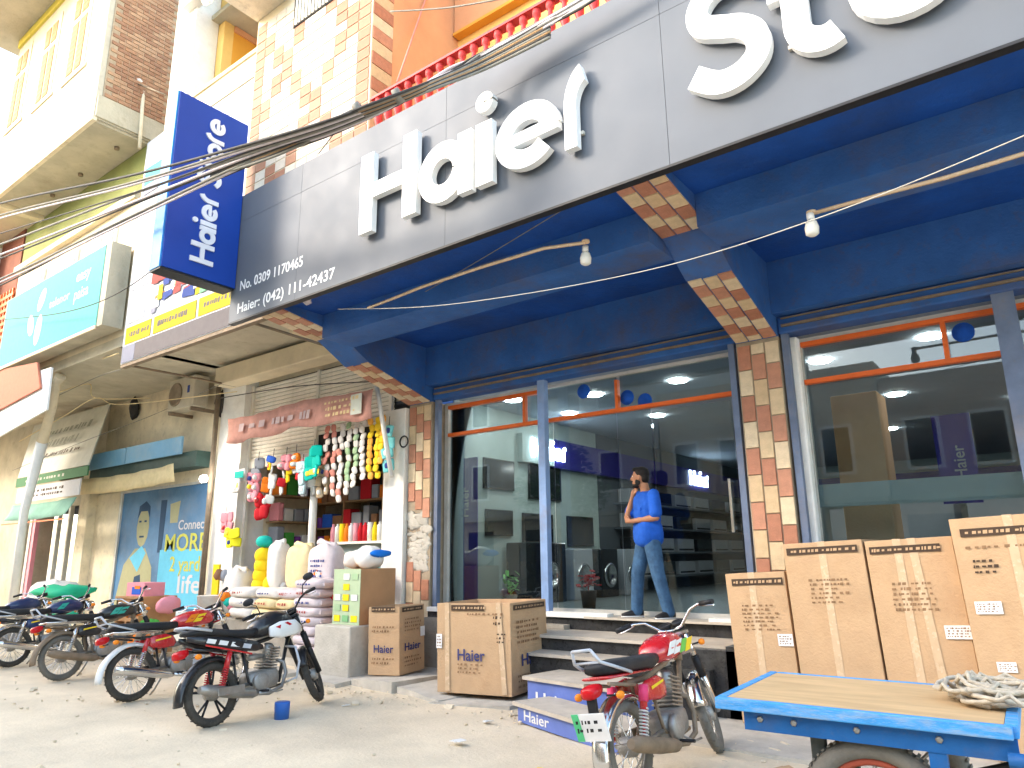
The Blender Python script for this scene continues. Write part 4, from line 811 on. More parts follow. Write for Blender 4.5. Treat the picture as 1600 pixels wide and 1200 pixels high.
write('Connect', pw, (-14.65, 7.832, 2.15), .28, m_bw, width=1.1); write('MORE', pw, (-15.15, 7.832, 1.72), .50, m_py, width=1.65); write('2 yards', pw, (-14.85, 7.830, 1.32), .42, m_py, width=1.35); write('life', pw, (-14.5, 7.830, .9), .5, m_bw, width=.9)
ac = thing('outdoor_ac_unit', 'dusty outdoor air conditioner unit on a bracket on the beige wall', 'air conditioner')
B('casing', mat('ac_casing', (.48, .43, .33), .6, .1, 5, dirt=.3, dcol=(.3, .22, .14)), ac, (-14.55, -13.55, 7.3, 7.62, 4.55, 5.2), bevel=.015); MB().lathe((-14.25, 7.299, 4.87), (0, -1, 0), [(0, .25), (.02, .25), (.02, .22), (.005, .2), (.005, 0)], 22).build('fan_grille', m_rust, ac); B('bracket', m_rust, ac, (-14.5, -14.45, 7.3, 7.82, 4.47, 4.54), (-13.65, -13.6, 7.3, 7.82, 4.47, 4.54)); B('sticker', m_bb, ac, (-13.8, -13.72, 7.293, 7.299, 4.85, 5.0))
for k, (x, z) in enumerate(((-14.9, 5.0), (-13.2, 4.6), (-16.9, 5.0))): tag(MB().blob((x, 7.7, z), (.22, .2, .5), 10, 8, 2, .12, k).build('wire_knot', m_wire), ['dark wire tangle left of the wall air conditioner', 'dark wire tangle right of the wall air conditioner', 'dark wire tangle near the stained canopy corner'][k], 'wire tangle')
# crate stall
st = thing('crate_stall', 'brown wooden crate stall with open niches in front of the poster', 'stall')
m_crate = mat('crate_wood', (.48, .25, .11), .8, .12, 4, .2, 40, dirt=.2)
B('crate_panel', m_crate, st, (-12.95, -12.2, 5.98, 6.0, .05, .32), (-12.95, -12.2, 5.98, 6.0, .56, .92), (-12.95, -12.9, 5.98, 6.6, .05, .92), (-12.2, -12.15, 5.98, 6.6, .05, .92), (-12.95, -12.15, 5.95, 6.6, .921, .95), (-12.6, -12.55, 5.98, 6.0, .321, .559), (-12.95, -12.2, 6.58, 6.6, .05, .92)); B('niche_shelf', m_wood, st, (-12.9, -12.2, 6.01, 6.57, .30, .32))
pk = thing('small_printed_carton', 'small pink and blue carton on top of the crate stall', 'carton'); B('carton_body', packs[10], pk, (-12.9, -12.3, 6.1, 6.45, .952, 1.17)); B('blue_print', packs[5], pk, (-12.7, -12.4, 6.092, 6.098, .98, 1.1)); B('orange_print', packs[1], pk, (-12.6, -12.42, 6.086, 6.091, 1.07, 1.12))
tag(MB().add([(-13.9, 6.1, .45), (-12.97, 6.0, .75), (-12.97, 6.3, 1.05), (-13.9, 6.5, .85)], [(0, 1, 2, 3)]).build('plastic_sheet', pl('pale_sheet', (.5, .56, .5))), 'pale green white plastic sheet hanging left of the crate stall', 'sheet').modifiers.new('thickness', 'SOLIDIFY').thickness = .01
for i, (x, y, z, w, h, m, lab) in enumerate([(-13.4, 6.0, .22, .8, .5, m_sackw, 'white sacking heap at the foot of the plastic sheet'), (-11.85, 6.3, .82, .22, .26, packs[10], 'small pink bag propped right of the crate stall'), (-12.0, 6.1, .45, .25, .3, packs[3], 'green leafy bundle in front of the crate stall'), (-11.9, 5.95, .25, .3, .3, packs[1], 'orange bundle at the foot of the crate stall')]):
    tag(MB().blob((x, y, z), (w, .4, h), 16, 10, 2.2, .08, i+40).build('goods_bundle', m), lab, 'bundle')
# aqua sign
tl = thing('aqua_light_box_sign', 'large aqua light box sign with white propeller logo', 'sign')
m_aq = pl('aqua_face', (.11, .42, .37)); B('sign_face', m_aq, tl, (-17.95, -13.22, 5.19, 5.2, 5.62, 7.18)); B('casing', m_soff, tl, (-17.97, -13.0, 5.201, 5.55, 5.6, 7.2)); B('lower_trim', m_cream, tl, (-17.97, -13.2, 5.17, 5.199, 5.56, 5.619))
m_fw = pl('faded_white', (.55, .62, .6))
def blade(cx, cz, w, h, a, par):
    M = Matrix.Rotation(R(a), 2); P = []
    for t in range(16): q = M @ Vector((w/2*math.cos(t/16*6.283), h/2*math.sin(t/16*6.283))); P.append((cx+q.x, cz+q.y))
    MB().prism(P, lambda x, z, t: (x, 5.189-(.002 if t else 0), z)).build('logo_blade', m_fw, par)
blade(-15.95, 6.75, .30, .52, -30, tl); blade(-16.35, 6.28, .30, .52, 25, tl); blade(-15.92, 6.10, .32, .66, -6, tl)
write('telenor', tl, (-15.5, 5.187, 6.45), .26, mat('faint_aqua_white', (.33, .72, .65), .5, 0), width=.95); write('easy', tl, (-14.35, 5.187, 6.72), .33, m_fw, width=.62); write('paisa', tl, (-14.35, 5.187, 6.35), .33, m_fw, width=.62)

# ================================================================ FAR LEFT BUILDING
far = thing('corner_building', 'shabby corner building at the far left with orange screen', 'building')
B('wall', m_soff, far, (-40, -18.92, 7.8, 8.4, 2.9, 5.4), (-40, -22.4, 7.75, 8.4, -.1, 2.9), (-19.3, -18.92, 7.75, 8.4, -.1, 2.9)); B('slab', m_soff, far, (-40, -19.02, 5.4, 8.4, 5.4, 5.7)); B('upper_wall', mat('red_brown_wall', (.22, .075, .045), .8, .15, 3), far, (-20.4, -18.95, 5.6, 6.0, 5.7, 9.4)); B('white_wall', m_white_p, far, (-40, -20.41, 5.4, 6.0, 5.7, 9.3)); B('drain_pipe', m_beige, far, (-20.5, -20.3, 5.2, 5.39, 5.7, 9.3))
B('orange_screen', m_orange, far, *[(-20.3, -18.97, 5.56, 5.59, 6.5+k*.17, 6.58+k*.17) for k in range(8)], *[(-20.25+k*.19, -20.18+k*.19, 5.57, 5.598, 6.42, 7.9) for k in range(7)])
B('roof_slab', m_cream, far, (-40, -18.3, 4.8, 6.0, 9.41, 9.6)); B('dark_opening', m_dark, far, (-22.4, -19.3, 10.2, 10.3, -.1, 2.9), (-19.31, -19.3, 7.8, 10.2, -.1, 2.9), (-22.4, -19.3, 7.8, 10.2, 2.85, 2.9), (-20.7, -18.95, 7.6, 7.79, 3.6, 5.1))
B('opening_post', m_alu, far, (-22.1, -21.95, 7.7, 7.8, 0, 2.9), (-20.4, -20.3, 7.7, 7.8, 0, 2.9), (-19.75, -19.65, 7.7, 7.8, 0, 2.9)); B('red_post', packs[10], far, (-21.85, -21.7, 7.7, 7.8, 0, 2.9))
for z in (1.0, 1.5, 2.0, 2.4): B('shelf', m_wood, far, (-21.6, -19.4, 9.2, 9.5, z, z+.04))
rr = random.Random(9)
for z in (1.04, 1.54, 2.04):
    x = -21.5; q_ = 0
    while x < -19.6: w = rr.uniform(.15, .4); m = packs[rr.choice([0, 7, 8, 4, 7, 1, 5])]; tag(B('goods_packet', m, None, (x, x+w, 9.15, 9.4, z, z+rr.uniform(.15, .35))), '%s packet, %s from the left on the %s shelf of the far left shop' % (m.name.split('.')[0].replace('pack_', ''), ORD[(q_ := q_+1)-1], {1.04: 'lower', 1.54: 'middle', 2.04: 'upper'}[z]), 'packet', 'packets in the far left shop'); x += w+.05
fs = thing('red_white_sign', 'red over white sign boards on the far left building', 'sign'); m_rs = pl('sign_coral', (.50, .19, .12)); 
def quad_board(pts, Y, m, nm, par):
    Q = [at(a, c, 1, Y) for a, c in pts]; MB().prism([(q.x, q.z) for q in Q], lambda a, c, t: (a, Y+(.04 if t else 0), c)).build(nm, m, par)
quad_board([(-60, 672), (62, 606), (58, 566), (-60, 590)], 5.2, m_rs, 'red_board', fs); quad_board([(-60, 715), (72, 640), (80, 574), (40, 586), (-60, 640)], 5.25, m_white, 'white_board', fs)

def board(nm, lab, y0, x0, x1, z0, z1, m, tiltx=0, top=0):
    t = thing(nm, lab, 'sign'); P = [(x0, z0), (x1, z0), (x1-top, z1), (x0+tiltx, z1)]
    MB().prism(P, lambda a, q, s: (a, y0+(.5*(q-z0)/max(.3, z1-z0) if tiltx else 0)+(.03 if s else 0), q)).build('board', m, t); return t
m_ub = mat('stained_white_board', (.50, .50, .44), .6, .12, 3, dirt=.3, dcol=(.25, .27, .22), dscale=2)
t = board('tilted_signboard', 'leaning stained white board with faded script on the far left', 6.9, -21.0, -17.0, 3.62, 5.15, m_ub, -.9, .5)
n_ = Vector((0, .5, 1.53)).normalized()
scribble(t, (-20.6, 7.04, 4.25), (1, 0, 0), n_, 3.0, .65, 2, pl('script_grey', (.25, .26, .22)), 4, 'faded_script', .07); scribble(t, (-20.3, 6.98, 4.0), (1, 0, 0), n_, 2.6, .2, 1, m_ink, 5, 'script', .05)
t = board('green_strip_board', 'dark green board edge under the leaning white board', 6.88, -21.0, -16.95, 3.38, 3.60, pl('board_green', (.08, .2, .1))); scribble(t, (-20.5, 6.878, 3.43), (1, 0, 0), (0, 0, 1), 2.4, .12, 1, m_ub, 6, 'script', .05)
t = board('white_script_board', 'white board with dark handwritten script above the green awning', 6.9, -20.9, -17.3, 2.98, 3.34, m_bw); scribble(t, (-20.5, 6.898, 3.05), (1, 0, 0), (0, 0, 1), 3.0, .22, 2, m_ink, 7, 'script', .05)
ga = thing('green_awning', 'faded green cloth awning over the far left shop', 'awning'); b = MB(); vs = []; n = 20
for j in range(4):
    for i in range(n+1): vs.append((-20.9+i*(3.6/n), 6.85-.05*j+.03*math.sin(i+j), 2.93-.13*j-.04*math.sin(i/n*3.14)))
b.add(vs, [(j*(n+1)+i, j*(n+1)+i+1, (j+1)*(n+1)+i+1, (j+1)*(n+1)+i) for j in range(3) for i in range(n)], True); o = b.build('cloth', mat('faded_green_cloth', (.22, .40, .32), .9, .12, 4), ga); o.modifiers.new('thickness', 'SOLIDIFY').thickness = .006; B('hem', m_orange, ga, (-20.9, -17.3, 6.66, 6.68, 2.43, 2.46))
po = thing('concrete_pole', 'rough concrete utility post leaning in front of the far left signs', 'pole'); MB().tube([at(95, 588, 1, 5.7), at(88, 600, 1, 5.7), at(82, 635, 1, 5.7), at(66, 690, 1, 5.75)], [.11, .085, .085, .11], 8).build('upper_post', m_beige, po); MB().tube([at(66, 690, 1, 5.75), at(38, 800, 1, 5.9), at(12, 1000, 1, 6.1)], [.11, .08, .09], 8).build('post', m_white_p, po)
gt = thing('wrapped_goods', 'white bundles wrapped under green tarpaulin at the far left', 'bundle'); MB().blob(at(85, 940, 1, 6.3), (1.6, .8, .8), 20, 10, 2.4, .07, 3).build('white_bundle', m_sackw, gt); MB().blob(at(95, 925, 1, 6.3), (1.8, .9, .3), 20, 8, 2.2, .1, 5).build('green_cover', pl('green_tarp', (.03, .42, .22)), gt); MB().blob(at(100, 962, 1, 6.1), (1.0, .5, .22), 14, 8, 2.2, .1, 6).build('green_flap', pl('green_tarp_low', (.03, .38, .2)), gt)

# ================================================================ ACROSS THE STREET (seen mirrored in the glass)
m_op = [mat('street_wall', c, .85, .15, 1.5, .2, 20, dirt=.35, dcol=(.25, .2, .15), dscale=.5) for c in ((.55, .5, .42), (.48, .46, .43), (.6, .52, .4), (.5, .4, .32))]
for i, (xa, xb, h) in enumerate([(-58, -46.9, 6), (-46.85, -38, 6.8), (-37.95, -31, 11), (-30.95, -24.5, 12.5), (-24.45, -18, 11.6), (-17.95, -11.5, 11.9), (-11.45, -4, 7.4), (-3.95, 3.5, 6.8), (3.55, 12, 6.6)]):
    t = thing('street_building', ['far end building across the street', 'building across the street second from the far end', 'low building across the street', 'tall block across the street mirrored darkly in the sign', 'building across the street left of the tree', 'building across the street behind the tree', 'building facing the store steps from across the street', 'building across the street right of centre', 'last building across the street on the right'][i], 'building')
    B('walls', m_op[i % 4], t, (xa, xb, -17, -8, 0, h))
    for fl in range(int(h/3.2)):
        n = int((xb-xa)/1.7)
        for k in range(n):
            x = xa+.5+k*1.7
            if fl == 0: B('opening_shade', m_dark, t, (x-.2, x+1.2, -8.0, -7.99, .2, 2.6)) if k % 2 == 0 else None  # flat sheets on solid wall, shade of the openings painted near-black
            else: B('window', m_white_p, t, (x, x+1.0, -8.0, -7.95, fl*3.2+.7, fl*3.2+2.3)); B('glazing', m_tv, t, (x+.1, x+.9, -7.949, -7.94, fl*3.2+.8, fl*3.2+2.2))
    B('ledge', m_soff, t, (xa, xb, -8.0, -7.4, 3.0, 3.15))
tr = thing('street_tree', 'leafy green tree across the street, mirrored in the shop glass', 'tree'); MB().tube([(-14.2, -5.4, 0), (-14.1, -5.4, 1.6), (-14.3, -5.3, 3)], [.16, .12, .08], 8).build('trunk', m_wood, tr)
b = MB(); rr = random.Random(6)
for i in range(2600):
    c = rr.choice([(-14.2, -5.3, 4.2), (-13.2, -5.5, 3.7), (-15.1, -5.2, 3.8), (-14.4, -5.4, 5.1), (-13.7, -5, 4.7)]); d = Vector((rr.gauss(0, 1), rr.gauss(0, 1), rr.gauss(0, 1))).normalized()*rr.uniform(.4, 1)*.9
    M = Matrix.Rotation(rr.uniform(0, 6), 3, 'Z') @ Matrix.Rotation(rr.uniform(0, 3), 3, 'X'); p = Vector(c)+d; s = rr.uniform(.08, .16)
    b.add([p+M @ Vector((-s, 0, 0)), p+M @ Vector((0, -s*.5, 0)), p+M @ Vector((s, 0, 0)), p+M @ Vector((0, s*.5, .02))], [(0, 1, 2, 3)])
b.build('crown', mat('leaf_green', (.055, .11, .03), .7, .3, 6), tr)
# ================================================================ CARTONS
def carton(lab, x, y, w, d, h, rz=0, open_top=False, m=None, tapes=(.5,), labels=(), front=(), z0=.04, side=None, seed=0, hands=False, bulge=.008, lean=0):
    t = thing('carton', lab, 'carton', (x, y, z0), rz); t.rotation_euler = (0, lean, rz); m = m or m_card
    b = MB()
    b.prism([(0, 0), (w/2, -bulge), (w, 0), (w+bulge, d/2), (w, d), (w/2, d+bulge), (0, d), (-bulge, d/2)], lambda a, q, s: (a, q, h if s else 0)) if not open_top else None
    if open_top:
        e = .012
        for q in ((0, w, 0, e), (0, w, d-e, d), (0, e, e, d-e), (w-e, w, e, d-e)): b.box(q[0], q[1], q[2], q[3], 0, h)
        b.box(e, w-e, e, d-e, 0, .02); b.build('carton_wall', m, t, .004)
        f = MB(); f.add([(e, e, h-.06), (w-e, e, h-.06), (w-e, d*.48, h-.16), (e, d*.48, h-.14)], [(0, 1, 2, 3)]); f.add([(e, d-e, h-.05), (w-e, d-e, h-.05), (w-e, d*.5, h-.2), (e, d*.5, h-.19)], [(0, 1, 2, 3)]); f.build('inner_flap', m_cardi, t)
    else:
        b.build('carton_wall', m, t, .004); B('top_seam', m_inkl, t, (.01, w-.01, d/2-.003, d/2+.003, h+.0005, h+.002))
    for q, tp in enumerate(tapes):
        xa = tp*w; sl = .0 if isinstance(tp, float) and q == 0 else .06
        MB().add([(xa-.03, -.0105-.001*q, h+.004), (xa+.03, -.0105-.001*q, h+.004), (xa+.03+sl, -.0105-.001*q, h*.02), (xa-.03+sl, -.0105-.001*q, h*.02)], [(0, 1, 2, 3)]).add([(xa-.03, -.0105, h+.004), (xa+.03, -.0105, h+.004), (xa+.03, d*.3 if not open_top else .014, h+.004), (xa-.03, d*.3 if not open_top else .014, h+.004)], [(0, 1, 2, 3)]).build('tape', m_tape, t)
    for (lx, lz, lw, lh) in labels: o = B('paper_label', m_label, t, (lx, lx+lw, -.016, -.0135, lz, lz+lh)); scribble(o, (lx+.01, -.0165, lz+.01), (1, 0, 0), (0, 0, 1), lw-.02, lh-.02, 4, m_inkl, 3, 'label_print', .006)
    for f in front:
        k = f[0]
        if k == 'strip': B('dark_strip', m_ink, t, (f[1], f[2], -.0125, -.0095, f[3], f[3]+.06)); scribble(t, (f[1]+.01, -.0127, f[3]+.008), (1, 0, 0), (0, 0, 1), f[2]-f[1]-.02, .044, 1, m_card, seed+1, 'strip_letters', .012, fill=.95)
        if k == 'lines': scribble(t, (f[1], -.0095, f[3]), (1, 0, 0), (0, 0, 1), f[2]-f[1], f[4], f[5], m_inkl, seed+2, 'faint_text', .014)
        if k == 'word': write('Haier', t, (f[1], -.0125, f[3]), f[4], m_inkb, width=f[2]-f[1], name='printed_word')
        if k == 'marks': scribble(t, (f[1], -.0095, f[3]), (1, 0, 0), (0, 0, 1), f[2]-f[1], f[4], f[5], m_ink, seed+3, 'handling_marks', .012)
    if side:
        for f in side:
            o3 = (w+.0095, f[1], f[3])
            if f[0] == 'strip': B('dark_strip', m_ink, t, (w+.0095, w+.012, f[1], f[2], f[3], f[3]+.055)); scribble(t, (w+.0122, f[1]+.01, f[3]+.008), (0, 1, 0), (0, 0, 1), f[2]-f[1]-.02, .04, 1, m_card, seed+4, 'strip_letters', .012)
            if f[0] == 'lines': scribble(t, o3, (0, 1, 0), (0, 0, 1), f[2]-f[1], f[4], f[5], m_inkl, seed+5, 'faint_text', .014)
            if f[0] == 'word': write('Haier', t, (w+.0125, f[1], f[3]), f[4], m_inkb, (0, 1, 0), width=f[2]-f[1], name='printed_word')
            if f[0] == 'label': B('paper_label', m_label, t, (w+.0095, w+.013, f[1], f[2], f[3], f[3]+f[4]))
    return t
carton('large open carton standing left of the steps', -5.80, 6.24, .95, .86, .94, R(8), True, tapes=(.15, .85), labels=((-.0, .46, .075, .15),), z0=.07,
    front=(('strip', .2, .63, .86), ('lines', .4, .9, .80, .05, 1), ('marks', .74, .88, .70, .12, 2), ('marks', .78, .9, .52, .12, 3), ('word', .27, .63, .34, .17), ('lines', .27, .63, .2, .12, 3)),
    side=(('strip', .06, .8, .86), ('lines', .1, .65, .5, .26, 5), ('word', .2, .75, .28, .17), ('lines', .1, .7, .05, .16, 3)), seed=1, lean=R(-1))
carton('small open carton between the concrete plinth and the tiled pillar', -7.28, 6.55, .46, .62, .82, R(14), True, tapes=(), m=m_card, z0=.085, front=(('strip', .05, .4, .76), ('lines', .05, .4, .5, .1, 2), ('word', .08, .38, .27, .13), ('lines', .05, .4, .12, .1, 2)),
    side=(('strip', .05, .56, .75), ('lines', .1, .52, .5, .18, 4), ('word', .1, .5, .28, .13), ('lines', .1, .5, .08, .14, 3), ('label', .5, .61, .42, .12)), seed=2, lean=R(-1.5))
carton('low brown carton at the left end of the row behind the cart', -2.55, 6.74, .55, .6, 1.29, R(-1), False, tapes=(.45,), labels=((.42, .66, .13, .10),), z0=.04, front=(('strip', .06, .53, 1.18), ('lines', .12, .45, .78, .24, 7), ('lines', .15, .42, .12, .12, 3)), seed=3, lean=R(-2.5))
carton('tall brown carton second from the left behind the cart', -1.97, 6.70, .66, .7, 1.54, R(-1), False, tapes=(.5,), labels=(), z0=.05, front=(('strip', .03, .62, 1.44), ('lines', .18, .5, 1.02, .22, 6), ('lines', .15, .5, .15, .14, 3)), seed=5, lean=R(-2.5))
carton('tall brown carton with two crossing tapes third from the left', -1.29, 6.69, .64, .7, 1.55, R(-1), False, tapes=(.38, .55), labels=((.47, .78, .19, .10),), z0=.05, front=(('strip', .03, .55, 1.44), ('lines', .14, .5, .98, .24, 6), ('lines', .15, .5, .18, .12, 3)), seed=7, lean=R(-2.5))
carton('tallest brown carton at the right edge of the row', -.63, 6.52, .9, .8, 1.70, R(-1), False, m=m_card, tapes=(.42,), labels=((.06, 1.0, .17, .09), (.12, .6, .12, .07)), z0=.05, front=(('strip', .06, .7, 1.56), ('lines', .06, .6, 1.46, .04, 1), ('marks', .1, .26, 1.28, .12, 3)), seed=9, lean=R(-2.5))

# ================================================================ PUSH CART
cart = thing('push_cart', 'blue painted wooden hand cart with a bare plywood deck', 'cart', (-1.52, 3.74, 0), R(2))
CW, CD, CZ = 1.225, .98, .80
for k in range(1): B('deck_board', m_ply, cart, (.015, CW-.03, .035, CD-.03, CZ-.02, CZ-.004))
B('edge_plank', m_cblue, cart, (-.03, CW, -.01, .032, CZ-.055, CZ+.0), bevel=.006); B('edge_plank', m_cblue, cart, (CW-.028, CW+.02, .034, CD, CZ-.055, CZ+.002), bevel=.006); B('edge_plank', m_cblue, cart, (-.03, .013, .034, CD, CZ-.055, CZ+.001), bevel=.006); B('edge_plank', m_cblue, cart, (.015, CW-.03, CD-.028, CD, CZ-.055, CZ+.0), bevel=.006)
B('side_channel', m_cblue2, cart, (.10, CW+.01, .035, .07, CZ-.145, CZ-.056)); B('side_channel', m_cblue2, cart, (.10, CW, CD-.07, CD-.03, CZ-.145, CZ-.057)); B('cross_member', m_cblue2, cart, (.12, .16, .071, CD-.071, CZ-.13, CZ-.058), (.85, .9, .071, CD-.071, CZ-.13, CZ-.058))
for x in (.18, .34, .62, .95): MB().lathe((x, .034, CZ-.09), (0, -1, 0), [(0, .016), (.004, .016), (.009, .009), (.009, 0)], 6).build('bolt', m_steel, cart)
MB().lathe((CW-.03, -.0, CZ-.13), (1, 0, .0), [(0, .03), (.12, .03)], 12).build('corner_tube', m_cblue2, cart)
B('hanger', m_cblue2, cart, (.90, .97, .04, .09, CZ-.26, CZ-.146)); MB().tube([(.94, .06, CZ-.25), (.78, .10, CZ-.33), (.6, .2, CZ-.34)], .012, 6).build('brace_rod', m_steel, cart); MB().tube([(1.2, .1, CZ-.17), (.95, .5, CZ-.34)], .016, 6).build('brace_rod', m_black, cart)
m_leg = mat('dark_old_rubber', (.06, .065, .06), .8, .3, 8, dirt=.2)
B('prop_leg', m_leg, cart, (.385, .455, .12, .17, .0, CZ-.146), bevel=.01); B('prop_leg', m_leg, cart, (.385, .455, CD-.17, CD-.12, .0, CZ-.146), bevel=.01)
ax_ = MB().tube([(.66, -.0, .33), (.66, CD, .33)], .022, 8).build('axle', m_steel, cart)
def cart_wheel(y):
    w = MB().torus((.66, y, .33), (0, 1, 0), .29, .05, 48, 10, .95).build('wheel', m_rubd, cart)
    b = MB()
    for k in range(64):
        a = 2*math.pi*k/64; c = Vector((.66+math.cos(a)*.338, y, .33+math.sin(a)*.338)); b.cbox(c, (.008, .07, .014), Matrix.Rotation(-a, 3, 'Y'))
    b.build('tread', m_rubd, w); MB().torus((.66, y, .33), (0, 1, 0), .235, .02, 36, 6).build('rim', pl('rust_red_rim', (.35, .08, .05)), w)
    b = MB()
    for k in range(8):
        a = 2*math.pi*k/8; b.tube([(.66, y, .33), (.66+math.cos(a)*.235, y, .33+math.sin(a)*.235)], .01, 5)
    b.lathe((.66, y-.05, .33), (0, 1, 0), [(0, .04), (.1, .04)], 12); b.build('spokes', m_steel, w)
cart_wheel(.13); cart_wheel(CD-.12)
rope = thing('rope_pile', 'heap of coiled pale rope lying on the right of the cart deck', 'rope', (-.36, 4.33, CZ)); rr = random.Random(11)
b = MB()
for k in range(15):
    cx, cy = rr.gauss(0, .05), rr.gauss(0, .05); a0 = rr.uniform(0, 6.28); rx, ry = rr.uniform(.10, .21), rr.uniform(.10, .2); z = .012+k*.0055; P = []
    for q in range(26): a = a0+q*.26; P.append((cx+rx*math.cos(a)+rr.gauss(0, .006), cy+ry*math.sin(a)+rr.gauss(0, .006), z+.012*math.sin(a*2+k)+(.03 if q % 9 == 4 else 0)))
    b.tube(P, .011, 6)
b.build('coil', m_rope, rope)

# ================================================================ MOTORCYCLES
def wheel(root, name, cx, F, alloy=False, dusty=False, fender_col=None):
    """wheel at x=cx, F maps local points (steering)"""
    Rr_, tr_ = .285, .038
    def bb(): 
        b = MB(); b.T = F; return b
    hub = bb().lathe((cx, -.06, Rr_), (0, 1, 0), [(0, .03), (.01, .06), (.06, .065), (.11, .06), (.12, .03)], 18).build(name, m_engine, root)
    bb().torus((cx, 0, Rr_), (0, 1, 0), Rr_-tr_, tr_, 44, 10, 1.05).build('tyre', m_rubd if dusty else m_rubber, hub)
    t = bb()
    for k in range(48):
        a = 2*math.pi*k/48; t.cbox((cx+math.cos(a)*(Rr_+.0005), .011*(-1)**k, Rr_+math.sin(a)*(Rr_+.0005)), (.005, .03, .012), Matrix.Rotation(-a, 3, 'Y'))
    t.build('tread_blocks', m_rubd if dusty else m_rubber, hub)
    rim = bb().torus((cx, 0, Rr_), (0, 1, 0), .218, .012, 44, 6).torus((cx, .02, Rr_), (0, 1, 0), .222, .006, 44, 5).torus((cx, -.02, Rr_), (0, 1, 0), .222, .006, 44, 5).build('rim', m_black if alloy else (m_steel if dusty else m_chrome), hub)
    s = bb()
    if alloy:
        for k in range(5):
            a = 2*math.pi*k/5+.3
            for o in (-.14, .14): s.tube([(cx+math.cos(a)*.05, 0, Rr_+math.sin(a)*.05), (cx+math.cos(a+o)*.215, 0, Rr_+math.sin(a+o)*.215)], .011, 5)
    else:
        for k in range(32):
            a = 2*math.pi*k/32; o = .35*(-1)**k; y = .03*(-1)**(k//2)
            s.tube([(cx+math.cos(a+o)*.055, y, Rr_+math.sin(a+o)*.055), (cx+math.cos(a)*.212, 0, Rr_+math.sin(a)*.212)], .0028, 4, False)
    s.build('spokes', m_black if alloy else m_chrome, hub)
    return hub
def fender(root, cx, a0, a1, F, m, w=.055, r=.325, name='rear_fender', tail=0):
    b = MB(); b.T = F; n = 18; vs = []
    for i in range(n+1):
        a = R(a0+(a1-a0)*i/n); rr_ = r+tail*max(0, (i/n-.6))
        for dy, dr in ((-w, -.035), (-w*.85, -.006), (-w*.4, .006), (0, .01), (w*.4, .006), (w*.85, -.006), (w, -.035)): vs.append((cx+math.cos(a)*(rr_+dr), dy, .285+math.sin(a)*(rr_+dr)))
    b.add(vs, [(i*7+k, i*7+k+1, (i+1)*7+k+1, (i+1)*7+k) for i in range(n) for k in range(6)], True)
    o = b.build(name, m, root); o.modifiers.new('thickness', 'SOLIDIFY').thickness = .004; return o
